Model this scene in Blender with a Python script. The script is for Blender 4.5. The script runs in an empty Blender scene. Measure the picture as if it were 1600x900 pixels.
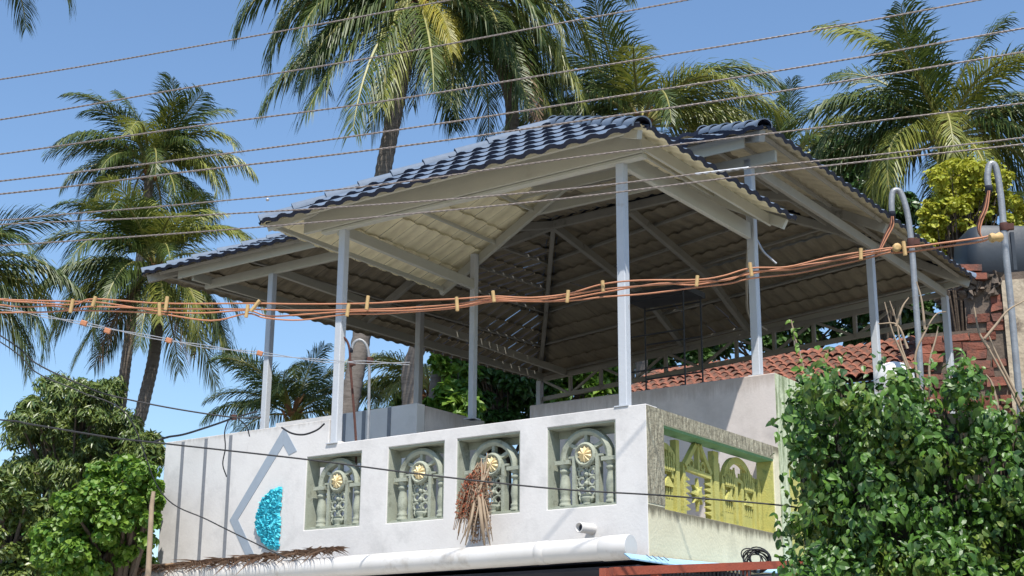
import bpy, bmesh, math, random
from mathutils import Vector, Matrix, noise
random.seed(7)
S = bpy.context.scene
COL = S.collection
# ------------------------------------------------------------------ camera
F_PX, PITCH, ROLL, YAW = 2242.7, math.radians(16.12), math.radians(0.413), math.radians(54.29)
CAMZ = 1.6
cf = Vector((0, math.cos(PITCH), math.sin(PITCH)))
cu0 = Vector((0, -math.sin(PITCH), math.cos(PITCH)))
cx0 = Vector((1, 0, 0))
cx = cx0*math.cos(ROLL) + cu0*math.sin(ROLL)
cu = cu0*math.cos(ROLL) - cx0*math.sin(ROLL)
cam = bpy.data.cameras.new('camera')
cam.sensor_width = 36; cam.lens = F_PX/1600*36; cam.clip_start = .1; cam.clip_end = 2000
camo = bpy.data.objects.new('camera', cam); COL.objects.link(camo)
camo.matrix_world = Matrix(((cx.x, cu.x, -cf.x, 0), (cx.y, cu.y, -cf.y, 0), (cx.z, cu.z, -cf.z, CAMZ), (0, 0, 0, 1)))
S.camera = camo
CAM = Vector((0, 0, CAMZ))
# ------------------------------------------------------------------ world and sun
DA = Vector((-math.sin(YAW), math.cos(YAW), 0)); DB = Vector((math.cos(YAW), math.sin(YAW), 0)); UZ = Vector((0, 0, 1))
O0 = Vector((1.291, 13.5, 0))
SP, SQ = .40, .42
tosun = (-SP*DA - SQ*DB + UZ).normalized()
elev = math.asin(tosun.z); azi = math.atan2(tosun.x, tosun.y)
w = bpy.data.worlds.new('World'); S.world = w; w.use_nodes = True
nt = w.node_tree; nt.nodes.clear()
sky = nt.nodes.new('ShaderNodeTexSky'); sky.sky_type = 'NISHITA'; sky.sun_disc = False
sky.sun_elevation = elev; sky.sun_rotation = azi; sky.altitude = 0; sky.air_density = 1.25; sky.dust_density = .25; sky.ozone_density = 6.0
bg = nt.nodes.new('ShaderNodeBackground'); bg.inputs['Strength'].default_value = .128
wo = nt.nodes.new('ShaderNodeOutputWorld')
nt.links.new(sky.outputs[0], bg.inputs[0]); nt.links.new(bg.outputs[0], wo.inputs[0])
sl = bpy.data.lights.new('sun', 'SUN'); sl.energy = 4.9; sl.angle = math.radians(.5); sl.color = (1, .955, .88)
so = bpy.data.objects.new('sun', sl); COL.objects.link(so); so.rotation_euler = tosun.to_track_quat('Z', 'Y').to_euler(); so.location = (5, -20, 40)
S.view_settings.view_transform = 'Standard'; S.view_settings.look = 'None'; S.view_settings.gamma = 1; S.view_settings.exposure = .44
S.view_settings.use_curve_mapping = False

# ------------------------------------------------------------------ helpers
def W(a, b, z): return O0 + a*DA + b*DB + z*UZ
def at(px, py, d):                       # the point seen in that direction whose world y is d
    r = (px-800)/F_PX*cx + (450-py)/F_PX*cu + cf
    return CAM + r*(d/r.y)

class MB:
    def __init__(s): s.v = []; s.f = []; s.m = []; s.sm = []
    def face(s, pts, m=0, sm=False):
        i = len(s.v); s.v += [tuple(p) for p in pts]; s.f.append(tuple(range(i, i+len(pts)))); s.m.append(m); s.sm.append(sm)
    def add(s, vs, fs, m=0, sm=False):
        i = len(s.v); s.v += [tuple(p) for p in vs]
        for f in fs: s.f.append(tuple(i+k for k in f)); s.m.append(m); s.sm.append(sm)
    def hexa(s, p, m=0):                 # 8 corners: bottom 4, top 4
        s.add(p, [(0, 3, 2, 1), (4, 5, 6, 7), (0, 1, 5, 4), (1, 2, 6, 5), (2, 3, 7, 6), (3, 0, 4, 7)], m)
    def box(s, a0, a1, b0, b1, z0, z1, m=0):
        s.hexa([W(a0, b0, z0), W(a1, b0, z0), W(a1, b1, z0), W(a0, b1, z0), W(a0, b0, z1), W(a1, b0, z1), W(a1, b1, z1), W(a0, b1, z1)], m)
    def wbox(s, c, sx, sy, sz, m=0):
        x, y, z = c
        s.hexa([(x-sx, y-sy, z-sz), (x+sx, y-sy, z-sz), (x+sx, y+sy, z-sz), (x-sx, y+sy, z-sz), (x-sx, y-sy, z+sz), (x+sx, y-sy, z+sz), (x+sx, y+sy, z+sz), (x-sx, y+sy, z+sz)], m)
    def bar(s, p, q, wd, ht, m=0, up=None, bev=0):  # rectangular bar from p to q; p,q on its centre line
        p = Vector(p); q = Vector(q); d = (q-p).normalized(); u = Vector(up) if up else (UZ if abs(d.z) < .95 else DB)
        r = d.cross(u).normalized(); u = r.cross(d)
        if bev:
            h, k = wd/2, ht/2
            prof = [(-h+bev, -k), (h-bev, -k), (h, -k+bev), (h, k-bev), (h-bev, k), (-h+bev, k), (-h, k-bev), (-h, -k+bev)]
        else:
            prof = [(-wd/2, -ht/2), (wd/2, -ht/2), (wd/2, ht/2), (-wd/2, ht/2)]
        n = len(prof)
        vs = [c+x*r+y*u for c in (p, q) for x, y in prof]
        s.add(vs, [(i, (i+1) % n, n+(i+1) % n, n+i) for i in range(n)]+[tuple(range(n))[::-1], tuple(range(n, 2*n))], m)
    def tube(s, pts, rad, n=8, m=0, cap=True, sm=True):
        pts = [Vector(p) for p in pts]; N = len(pts)
        if not hasattr(rad, '__len__'): rad = [rad]*N
        vs = []; ref = None
        for i, p in enumerate(pts):
            d = (pts[min(i+1, N-1)]-pts[max(i-1, 0)]).normalized()
            if ref is None: ref = d.orthogonal().normalized()
            ref = (ref-d*ref.dot(d)).normalized(); b = d.cross(ref)
            for k in range(n):
                t = 2*math.pi*k/n; vs.append(p+rad[i]*(math.cos(t)*ref+math.sin(t)*b))
        fs = [(i*n+k, i*n+(k+1) % n, (i+1)*n+(k+1) % n, (i+1)*n+k) for i in range(N-1) for k in range(n)]
        s.add(vs, fs, m, sm)
        if cap: s.add(vs[:n], [tuple(range(n))[::-1]], m); s.add(vs[-n:], [tuple(range(n))], m)
    def lathe(s, o, ax, prof, n=12, m=0):     # prof: (radius, height) along ax
        o = Vector(o); ax = Vector(ax).normalized(); e = ax.orthogonal().normalized(); g = ax.cross(e)
        vs = [o+ax*h+r*(math.cos(2*math.pi*k/n)*e+math.sin(2*math.pi*k/n)*g) for r, h in prof for k in range(n)]
        s.add(vs, [(i*n+k, i*n+(k+1) % n, (i+1)*n+(k+1) % n, (i+1)*n+k) for i in range(len(prof)-1) for k in range(n)], m, True)
        s.add(vs[:n], [tuple(range(n))[::-1]], m); s.add(vs[-n:], [tuple(range(n))], m)
    def build(s, name, mats, parent=None, fix=True, kind=None, label=None):
        me = bpy.data.meshes.new(name); me.from_pydata(s.v, [], s.f)
        for mt in (mats if isinstance(mats, (list, tuple)) else [mats]): me.materials.append(mt)
        me.polygons.foreach_set('material_index', s.m); me.polygons.foreach_set('use_smooth', s.sm)
        if fix:
            bm = bmesh.new(); bm.from_mesh(me); bmesh.ops.recalc_face_normals(bm, faces=bm.faces); bm.to_mesh(me); bm.free()
        me.update()
        o = bpy.data.objects.new(name, me); COL.objects.link(o)
        if parent: put(o, parent)
        if kind: o['kind'] = kind
        if label: o['label'] = label
        return o
def wloc(p):
    v = p.location.copy()
    while p.parent: p = p.parent; v = v+p.location
    return v
def put(o, parent):                       # keeps world-space geometry where it is
    o.parent = parent; o.matrix_parent_inverse = Matrix.Translation(-(parent['_w'] and Vector(parent['_w']) or Vector())) if '_w' in parent else Matrix()
def thing(name, loc, label, cat, group=None):
    o = bpy.data.objects.new(name, None); COL.objects.link(o); o.location = loc; o.empty_display_size = .2
    o['label'] = label; o['category'] = cat; o['_w'] = tuple(loc)
    if group: o['group'] = group
    return o
def tag(o, label, cat, group=None, kind=None):
    if kind: o['kind'] = kind
    if label: o['label'] = label
    if cat: o['category'] = cat
    if group: o['group'] = group
    return o
def inst(name, me, parent, M=None):       # object sharing mesh data, local to its parent
    o = bpy.data.objects.new(name, me); COL.objects.link(o); o.parent = parent
    if M is not None: o.matrix_local = M
    return o
def crv(pts, n=8):                        # Catmull-Rom through points
    P = [Vector(p) for p in pts]; P = [2*P[0]-P[1]]+P+[2*P[-1]-P[-2]]; o = []
    for i in range(1, len(P)-2):
        for k in range(n):
            t = k/n; a, b, c, d = P[i-1:i+3]
            o.append(.5*((2*b)+(c-a)*t+(2*a-5*b+4*c-d)*t*t+(3*b-a-3*c+d)*t**3))
    return o+[P[-2]]

# ------------------------------------------------------------------ materials
def mat(name, c1, c2=None, scale=4, rough=.7, bump=.0, bscale=60, c3=None, c3scale=1.2, c3at=.62, spec=.4, trans=0, isl=0, metal=0, stretch=None, c3soft=.08, sat=0, objr=0):
    m = bpy.data.materials.new(name); m.use_nodes = True; t = m.node_tree; N = t.nodes; L = t.links
    p = N['Principled BSDF']; p.inputs['Roughness'].default_value = rough; p.inputs['Specular IOR Level'].default_value = spec; p.inputs['Metallic'].default_value = metal
    def rgb(c): return (*c, 1)
    tc = N.new('ShaderNodeTexCoord'); vec = tc.outputs['Object']
    if stretch:
        mp = N.new('ShaderNodeMapping'); mp.inputs['Scale'].default_value = stretch; L.new(vec, mp.inputs[0]); vec2 = mp.outputs[0]
    else: vec2 = vec
    col = None
    if c2 is None: c2 = tuple(x*.85 for x in c1)
    if isl:
        g = N.new('ShaderNodeNewGeometry'); fac = g.outputs['Random Per Island']
    else:
        n1 = N.new('ShaderNodeTexNoise'); n1.inputs['Scale'].default_value = scale; n1.inputs['Detail'].default_value = 6; n1.inputs['Roughness'].default_value = .65
        L.new(vec2, n1.inputs['Vector']); rm = N.new('ShaderNodeMapRange'); rm.inputs[1].default_value = .3; rm.inputs[2].default_value = .7; L.new(n1.outputs[0], rm.inputs[0]); fac = rm.outputs[0]
        if objr:
            oi = N.new('ShaderNodeObjectInfo'); mm = N.new('ShaderNodeMath'); mm.operation = 'MULTIPLY_ADD'; mm.use_clamp = True; mm.inputs[1].default_value = objr; L.new(oi.outputs['Random'], mm.inputs[0]); ms_ = N.new('ShaderNodeMath'); ms_.operation = 'MULTIPLY'; ms_.inputs[1].default_value = 1-objr*.6; L.new(fac, ms_.inputs[0]); L.new(ms_.outputs[0], mm.inputs[2]); fac = mm.outputs[0]
    mx = N.new('ShaderNodeMix'); mx.data_type = 'RGBA'; mx.inputs[6].default_value = rgb(c1); mx.inputs[7].default_value = rgb(c2); L.new(fac, mx.inputs[0]); col = mx.outputs[2]
    if c3 is not None:
        n2 = N.new('ShaderNodeTexNoise'); n2.inputs['Scale'].default_value = c3scale; n2.inputs['Detail'].default_value = 8; n2.inputs['Roughness'].default_value = .7
        L.new(vec2, n2.inputs['Vector']); r2 = N.new('ShaderNodeMapRange'); r2.inputs[1].default_value = c3at-c3soft; r2.inputs[2].default_value = c3at+c3soft; L.new(n2.outputs[0], r2.inputs[0])
        m2 = N.new('ShaderNodeMix'); m2.data_type = 'RGBA'; m2.inputs[7].default_value = rgb(c3); L.new(r2.outputs[0], m2.inputs[0]); L.new(col, m2.inputs[6]); col = m2.outputs[2]
    L.new(col, p.inputs['Base Color'])
    if bump:
        nb = N.new('ShaderNodeTexNoise'); nb.inputs['Scale'].default_value = bscale; nb.inputs['Detail'].default_value = 4; L.new(vec, nb.inputs['Vector'])
        bp = N.new('ShaderNodeBump'); bp.inputs['Strength'].default_value = bump; bp.inputs['Distance'].default_value = .02; L.new(nb.outputs[0], bp.inputs['Height']); L.new(bp.outputs[0], p.inputs['Normal'])
    if trans:
        tr = N.new('ShaderNodeBsdfTranslucent'); L.new(col, tr.inputs[0]); ms = N.new('ShaderNodeMixShader'); ms.inputs[0].default_value = trans
        L.new(p.outputs[0], ms.inputs[1]); L.new(tr.outputs[0], ms.inputs[2]); L.new(ms.outputs[0], N['Material Output'].inputs[0])
    return m
def wallmat(name, base, base2, stain, zs, moss=None, streak=.5, amount=.55, bump=.1):
    """plaster with vertical rain streaks below the edges listed in zs (z, reach)"""
    m = mat(name, base, base2, 2.2, .85, bump, 35, tuple(x*.75 for x in base), 1.7, .60, spec=.2, c3soft=.10); t = m.node_tree; N = t.nodes; L = t.links
    p = N['Principled BSDF']; src = p.inputs['Base Color'].links[0].from_socket
    tc = N.new('ShaderNodeTexCoord'); sp = N.new('ShaderNodeSeparateXYZ'); L.new(tc.outputs['Object'], sp.inputs[0])
    mp = N.new('ShaderNodeMapping'); mp.inputs['Scale'].default_value = (9, 9, 1.1); L.new(tc.outputs['Object'], mp.inputs[0])
    n = N.new('ShaderNodeTexNoise'); n.inputs['Scale'].default_value = 1.6; n.inputs['Detail'].default_value = 7; n.inputs['Roughness'].default_value = .75; L.new(mp.outputs[0], n.inputs['Vector'])
    acc = None
    for z, reach in zs:
        a = N.new('ShaderNodeMapRange'); a.inputs[1].default_value = z-reach; a.inputs[2].default_value = z; a.inputs[3].default_value = 0; a.inputs[4].default_value = 1; L.new(sp.outputs[2], a.inputs[0])
        g = N.new('ShaderNodeMath'); g.operation = 'LESS_THAN'; L.new(sp.outputs[2], g.inputs[0]); g.inputs[1].default_value = z+.002
        k = N.new('ShaderNodeMath'); k.operation = 'MULTIPLY'; L.new(a.outputs[0], k.inputs[0]); L.new(g.outputs[0], k.inputs[1])
        if acc is None: acc = k.outputs[0]
        else:
            q = N.new('ShaderNodeMath'); q.operation = 'MAXIMUM'; L.new(acc, q.inputs[0]); L.new(k.outputs[0], q.inputs[1]); acc = q.outputs[0]
    ad = N.new('ShaderNodeMath'); ad.operation = 'MULTIPLY_ADD'; L.new(acc, ad.inputs[0]); ad.inputs[1].default_value = amount; L.new(n.outputs[0], ad.inputs[2])
    r = N.new('ShaderNodeMapRange'); r.inputs[1].default_value = .62; r.inputs[2].default_value = .95; r.inputs[4].default_value = streak; L.new(ad.outputs[0], r.inputs[0])
    mx = N.new('ShaderNodeMix'); mx.data_type = 'RGBA'; mx.inputs[7].default_value = (*stain, 1); L.new(r.outputs[0], mx.inputs[0]); L.new(src, mx.inputs[6]); L.new(mx.outputs[2], p.inputs['Base Color'])
    return m

M = {}
M['white'] = wallmat('white_plaster', (.665, .645, .625), (.60, .575, .555), (.30, .27, .235), [(4.65, .08)], streak=.5, amount=.43, bump=.10)
M['side'] = wallmat('mossy_cream_plaster', (.70, .65, .47), (.62, .57, .40), (.11, .095, .06), [(4.36, .16), (3.40, .15)], streak=.85, amount=.60, bump=.2)
M['moss'] = mat('mossy_plaster', (.33, .30, .22), (.14, .125, .09), 5, .95, .6, 30, (.46, .43, .32), 9, .55, spec=.1, stretch=(4, 4, .9))
M['block'] = wallmat('beige_plaster', (.62, .56, .53), (.55, .50, .47), (.28, .22, .18), [(5.21, .25)], streak=.5)
M['blockside'] = mat('green_stained_plaster', (.60, .64, .45), (.40, .45, .30), 3, .9, .4, 30, (.20, .24, .13), 3, .55, spec=.15, stretch=(5, 5, .8))
M['sage'] = mat('sage_paint', (.36, .38, .305), (.28, .30, .24), 9, .8, .25, 70, (.17, .175, .135), 7, .62, spec=.2)
M['yellow'] = mat('yellow_paint', (.54, .49, .15), (.42, .41, .13), 6, .75, .3, 60, (.22, .25, .09), 8, .62, spec=.25)
M['green'] = mat('shaded_yellow_paint', (.17, .32, .14), (.13, .25, .10), 5, .7, .2, 60)  # green the yellow paint takes in shade, put into the colour
M['gold'] = mat('gold_paint', (.72, .56, .28), (.78, .66, .42), 40, .55, .3, 80)
M['stripe'] = mat('grey_paint', (.17, .18, .20), (.22, .23, .25), 20, .8)
M['chev'] = mat('blue_grey_paint', (.30, .345, .40), (.27, .315, .37), 8, .8)
M['teal'] = mat('turquoise_paint', (.05, .46, .58), (.11, .60, .70), 14, .45, isl=1)
M['steel'] = mat('grey_painted_steel', (.50, .52, .55), (.45, .47, .50), 3, .55, .1, 40, (.33, .28, .23), 5, .70, spec=.4)
M['beam'] = mat('warm_grey_beam_paint', (.46, .455, .40), (.41, .405, .355), 2, .6, .1, 40, (.36, .34, .29), 3, .68, spec=.3)
M['tile'] = mat('blue_roof_tile', (.135, .18, .25), (.09, .125, .18), 12, .55, .15, 160, (.19, .21, .24), 2.2, .58, spec=.4, c3soft=.15, objr=.7)
M['tileedge'] = mat('navy_tile_edge', (.018, .024, .05), (.012, .016, .035), 12, .6)
M['tileunder_lit'] = mat('lit_tan_tile_back', (.60, .53, .385), (.52, .46, .33), 3, .85, .1, 60, (.40, .34, .25), 2.5, .6, spec=.1, c3soft=.12)  # lighter copy of the rear tile backs, light put into the colour
M['tileunder_shaded'] = mat('shaded_brown_tile_back', (.31, .27, .20), (.26, .225, .17), 3, .85, .1, 60, (.19, .16, .12), 2.5, .6, spec=.1, c3soft=.12)  # darker copy of the tile backs, under-roof shade painted into the colour
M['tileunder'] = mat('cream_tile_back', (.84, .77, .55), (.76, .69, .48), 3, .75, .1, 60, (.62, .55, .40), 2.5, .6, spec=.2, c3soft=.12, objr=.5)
M['cap'] = mat('blue_cap_tile', (.15, .19, .25), (.12, .155, .21), 12, .65, .15, 160, spec=.3)
M['floor'] = mat('cement_floor', (.26, .245, .22), (.21, .20, .18), 2, .9, .2, 30)
M['pvc'] = mat('white_pvc', (.62, .60, .58), (.56, .54, .51), 3, .38, 0, 10, (.40, .36, .31), 2.5, .64, spec=.5)
M['dark'] = mat('shade_dark', (.035, .038, .055), (.02, .022, .035), 2, .9)  # near-black, shade of the porch and pipe openings put into the colour
M['bluesheet'] = mat('blue_sheet', (.33, .55, .72), (.28, .48, .66), 3, .5)
M['redsteel'] = mat('red_oxide_steel', (.33, .075, .04), (.24, .06, .035), 5, .6, .2, 50)
M['black'] = mat('black_cable', (.012, .012, .014), (.02, .02, .022), 8, .5)
M['wire'] = mat('twisted_wire', (.19, .155, .14), (.25, .215, .195), 60, .55, metal=.3)
M['wirelt'] = mat('bright_wire', (.55, .55, .56), (.40, .40, .42), 60, .4, metal=.5)
M['orange'] = mat('orange_insulation', (.52, .225, .115), (.38, .155, .08), 3, .55)
M['clip'] = mat('beige_plastic', (.55, .37, .16), (.40, .26, .11), 10, .6)
M['galv'] = mat('galvanised_pipe', (.33, .34, .35), (.22, .225, .235), 9, .45, .15, 60, (.25, .20, .17), 6, .66, metal=.35)
M['rust'] = mat('rusty_clamp', (.10, .035, .025), (.06, .025, .02), 20, .8)
M['terra'] = mat('terracotta', (.31, .115, .07), (.21, .08, .05), 3, .9, .3, 60, (.085, .055, .04), 3, .54, objr=.7)
M['brick'] = mat('old_brick', (.30, .10, .06), (.17, .065, .045), 4, .9, .6, 30, (.10, .055, .045), 2.5, .56, objr=.8)
M['mortar'] = mat('dirty_mortar', (.17, .13, .10), (.09, .07, .055), 6, .95, .6, 25)
M['ruin'] = mat('rough_plaster', (.50, .42, .31), (.36, .29, .21), 5, .95, .8, 14, (.12, .09, .07), 3, .6)
M['tank'] = mat('black_water_tank', (.035, .043, .055), (.025, .032, .04), 2, .5, .1, 20)
M['ground'] = mat('dusty_ground', (.13, .11, .085), (.09, .08, .06), .5, .95, .3, 6, (.04, .06, .02), .25, .6)
M['road'] = mat('asphalt', (.055, .055, .057), (.045, .045, .047), 8, .9, .4, 90)
M['trunk'] = mat('palm_bark', (.20, .17, .145), (.13, .11, .095), 3, .95, .5, 20, (.10, .08, .065), 3, .6, stretch=(1, 1, 6))
M['bark'] = mat('tree_bark', (.12, .09, .065), (.08, .06, .045), 6, .95, .5, 20)
M['stem'] = mat('dry_twig', (.38, .29, .20), (.26, .19, .13), 9, .9)
M['frond'] = mat('palm_leaf', (.035, .065, .015), (.10, .135, .03), 1, .45, spec=.4, trans=.2, isl=1)
M['frondy'] = mat('yellowing_palm_leaf', (.30, .30, .05), (.46, .38, .06), 1, .45, spec=.45, trans=.35, isl=1)
M['frondg'] = mat('fresh_palm_leaf', (.13, .17, .03), (.30, .30, .06), 1, .42, spec=.5, trans=.3, isl=1)
M['frondo'] = mat('orange_palm_leaf', (.60, .30, .04), (.45, .18, .05), 1, .6, spec=.3, trans=.3, isl=1)
M['frondd'] = mat('dead_palm_leaf', (.17, .115, .08), (.30, .19, .13), 1, .8, spec=.2, trans=.1, isl=1)
M['rach'] = mat('frond_stalk', (.20, .22, .06), (.30, .26, .09), 4, .5)
M['rachd'] = mat('dry_frond_stalk', (.30, .19, .11), (.22, .14, .08), 4, .8)
M['nut'] = mat('palm_heart_fibre', (.28, .13, .05), (.16, .08, .04), 6, .85)
M['leafv'] = mat('vine_leaf', (.018, .062, .008), (.10, .21, .024), 1, .44, .0, 60, (.19, .22, .035), 2.2, .60, spec=.5, trans=.18, isl=1)
M['leafm'] = mat('mango_leaf', (.045, .095, .02), (.18, .22, .045), 1, .38, spec=.55, trans=.2, isl=1)
M['leafb'] = mat('bright_leaf', (.06, .16, .018), (.20, .31, .04), 1, .45, spec=.45, trans=.32, isl=1)
M['leafy'] = mat('yellow_green_leaf', (.30, .34, .03), (.50, .48, .06), 1, .5, spec=.4, trans=.32, isl=1)
M['leafd'] = mat('dark_leaf', (.030, .075, .015), (.07, .14, .025), 1, .4, spec=.5, trans=.18, isl=1)
M['rope'] = mat('pale_rope', (.42, .38, .32), (.33, .30, .26), 20, .9)
M['whiteplastic'] = mat('white_plastic', (.72, .71, .68), (.62, .61, .58), 5, .5)
M['steel_shaded'] = mat('shaded_rafter_steel', (.36, .345, .31), (.30, .29, .26), 3, .8, .1, 40, (.10, .09, .08), 3, .68, spec=.15)  # darker copy of the beam steel, shade below the tiles painted in
M['darksteel'] = mat('dark_steel', (.05, .052, .06), (.035, .037, .042), 5, .6)

# ------------------------------------------------------------------ setting
g = MB(); g.face([(-600, -600, 0), (600, -600, 0), (600, 600, 0), (-600, 600, 0)]); tag(g.build('ground', M['ground'], fix=False), 'dusty ground around the houses', None, kind='structure')
del bpy.data.objects['ground']['label']
g = MB(); g.hexa([(-6, 6.52, .004), (12, 6.52, .004), (12, 15, .004), (-14, 24, .004), (-6, 6.52, .05), (12, 6.52, .05), (12, 15, .05), (-14, 24, .05)]); M['bounce'] = mat('pale_bounce_slab', (.60, .57, .51), (.52, .49, .44), 1, .9, .2, 20); tag(g.build('bounce_slab', M['bounce']), None, None, kind='structure')  # unseen pale slab added to bounce light up under the front canopy
g = MB(); g.hexa([(-200, -4, .004), (200, -4, .004), (200, 6.5, .004), (-200, 6.5, .004), (-200, -4, .03), (200, -4, .03), (200, 6.5, .03), (-200, 6.5, .03)]); tag(g.build('road', M['road']), None, None, kind='structure')

# ------------------------------------------------------------------ house
house = thing('house', W(0, 0, 0), 'white plastered terrace house with sage arch balustrades and a mossy yellow side wall', 'house')
def wall_cells(us, zs, solid, P, th, name, m, parent, label=None):
    """P(u, t, z) maps to world; solid(i, j) tells which cells are wall"""
    k = MB(); nu, nz = len(us)-1, len(zs)-1
    ok = lambda i, j: 0 <= i < nu and 0 <= j < nz and solid(i, j)
    for i in range(nu):
        for j in range(nz):
            if not ok(i, j): continue
            u0, u1, z0, z1 = us[i], us[i+1], zs[j], zs[j+1]
            k.face([P(u0, 0, z0), P(u1, 0, z0), P(u1, 0, z1), P(u0, 0, z1)]); k.face([P(u0, th, z0), P(u0, th, z1), P(u1, th, z1), P(u1, th, z0)])
            if not ok(i-1, j): k.face([P(u0, 0, z0), P(u0, 0, z1), P(u0, th, z1), P(u0, th, z0)])
            if not ok(i+1, j): k.face([P(u1, 0, z0), P(u1, th, z0), P(u1, th, z1), P(u1, 0, z1)])
            if not ok(i, j-1): k.face([P(u0, 0, z0), P(u0, th, z0), P(u1, th, z0), P(u1, 0, z0)])
            if not ok(i, j+1): k.face([P(u0, 0, z1), P(u1, 0, z1), P(u1, th, z1), P(u0, th, z1)])
    me = bpy.data.meshes.new(name); me.from_pydata(k.v, [], k.f)
    bm = bmesh.new(); bm.from_mesh(me); bmesh.ops.remove_doubles(bm, verts=bm.verts, dist=1e-4); bmesh.ops.recalc_face_normals(bm, faces=bm.faces)
    bm.to_mesh(me); bm.free(); me.materials.append(m)
    o = bpy.data.objects.new(name, me); COL.objects.link(o); put(o, parent)
    md = o.modifiers.new('bevel', 'BEVEL'); md.width = .008; md.segments = 2; md.limit_method = 'ANGLE'
    if label: o['label'] = label
    return o
OPS = [(.35, 1.145), (1.48, 2.283), (2.45, 3.22), (3.602, 4.42)]
ZO0, ZO1 = 3.425, 4.243
us = [.003, .35, 1.145, 1.48, 2.283, 2.45, 3.22, 3.602, 4.10, 4.42, 6.81]
zs = [2.9, ZO0, ZO1, 4.362, 4.645]
def sol(i, j):
    if j == 3: return us[i] >= 4.09
    if j == 1: return not any(a-.01 < us[i] and us[i+1] < b+.01 for a, b in OPS)
    return True
wall_cells(us, zs, sol, lambda u, t, z: W(u, t, z), .22, 'front_wall', M['white'], house)
bs = [.004, .325, 2.76, 2.897]; zb = [2.9, 3.39, 4.206, 4.354]
wall_cells(bs, zb, lambda i, j: not (i == 1 and j == 1), lambda u, t, z: W(t, u, z), .22, 'side_wall', M['side'], house, 'cream side wall streaked with black moss')
# moss caps on the near corner and the top rail of the side wall
k = MB(); k.box(-.004, .05, .006, .322, 3.42, 4.350); k.box(-.004, .05, .323, 2.75, 4.215, 4.350); k.build('moss_crust', M['moss'], house)
# terrace slab, lower storey
k = MB(); k.box(.22, 6.6, 2.9, 12.4, 3.12, 3.26); k.build('terrace_floor', M['floor'], house)
M['balfloor'] = mat('pale_balcony_floor', (.74, .71, .64), (.62, .59, .53), 2, .8, .1, 30)  # unseen floor made pale to bounce sunlight onto the front soffit
k = MB(); k.box(.22, 6.6, .22, 2.897, 3.12, 3.263); k.build('balcony_floor', M['balfloor'], house)
k = MB(); k.box(6.6, 9.3, 2.8, 12.4, 3.12, 3.26); k.build('terrace_floor', M['floor'], house)
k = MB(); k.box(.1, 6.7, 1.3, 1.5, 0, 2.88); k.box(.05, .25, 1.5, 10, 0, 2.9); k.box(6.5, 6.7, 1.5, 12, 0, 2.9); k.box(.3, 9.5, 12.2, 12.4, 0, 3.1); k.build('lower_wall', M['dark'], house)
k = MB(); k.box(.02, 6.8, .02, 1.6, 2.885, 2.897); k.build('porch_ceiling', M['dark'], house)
# rear parapet block and its side
k = MB(); k.box(.003, 3.39, 2.9, 3.1, 3.2, 5.21); o = k.build('rear_parapet', M['block'], house); o.modifiers.new('b', 'BEVEL').width = .01
k = MB(); k.box(0, .2, 3.103, 10.4, 2.9, 5.205); k.box(-.004, .1, 2.902, 3.1, 2.9, 5.2); o = k.build('block_side_wall', M['blockside'], house, label='green stained plaster wall beside the vine')
k = MB(); k.box(-.010, .01, 3.15, 8, 2.95, 4.15); k.build('yellow_dado', M['yellow'], house)
k = MB(); k.box(9.1, 9.25, 3.0, 12.2, 3.26, 4.0); k.build('far_parapet', M['block'], house)
k = MB(); k.box(6.6, 9.1, 2.8, 2.95, 3.26, 4.2); k.build('far_parapet', M['block'], house)
k = MB(); k.box(.4, 9.1, 12.2, 12.35, 3.26, 4.1); k.build('far_parapet', M['block'], house)
k = MB(); k.box(9.05, 9.25, 2.9, 12.3, 0, 3.115); k.build('lower_wall', M['block'], house)
# stair head box with stripes
k = MB(); k.box(4.44, 6.9, 1.95, 2.1, 3.26, 5.2); o = k.build('stair_wall', M['white'], house)
k = MB(); k.box(4.435, 4.6, 2.103, 3.35, 3.26, 5.19); k.build('stair_wall', M['block'], house, label='brownish return wall of the stair head')
for a in (5.321, 4.893, 5.66):
    k = MB(); k.box(a-.028, a+.028, 1.944, 1.96, 3.3, 5.195); k.build('stripe', M['stripe'], house)
# painted stripes and chevron on the left wall
for a0, a1 in ((6.478, 6.492), (6.07, 6.088), (5.655, 5.668)):
    k = MB(); wd = .026
    k.hexa([W(a1-wd-.01, -.005, 2.95), W(a1+wd-.01, -.005, 2.95), W(a1+wd-.01, .01, 2.95), W(a1-wd-.01, .01, 2.95), W(a1-wd, -.005, 4.62), W(a1+wd, -.005, 4.62), W(a1+wd, .01, 4.62), W(a1-wd, .01, 4.62)])
    k.build('stripe', M['stripe'], house)
k = MB()
ch = [(4.86, 4.64), (5.60, 3.62), (5.16, 2.95)]; ci = [(4.80, 4.64-.20), (5.46, 3.62), (5.04, 2.95)]
def quad(p, z=-.005):
    k.hexa([W(a, z, c) for a, c in p]+[W(a, z+.012, c) for a, c in p])
quad([(4.80, 4.62), (5.60, 3.615), (5.465, 3.615), (4.795, 4.42)]); quad([(5.60, 3.6145), (5.13, 2.95), (4.99, 2.95), (5.465, 3.6145)])
quad([(4.7945, 4.62), (4.7945, 4.42), (4.70, 4.295), (4.58, 4.33)])
k.build('painted_chevron', M['chev'], house)
# mortar foot where the parapet steps
k = MB(); k.hexa([W(3.86, .02, 4.355), W(4.10, .02, 4.355), W(4.10, .2, 4.355), W(3.86, .2, 4.355), W(3.93, .05, 4.37), W(4.10, .04, 4.43), W(4.10, .18, 4.43), W(3.93, .18, 4.37)]); k.build('mortar_patch', M['white'], house)
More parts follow.
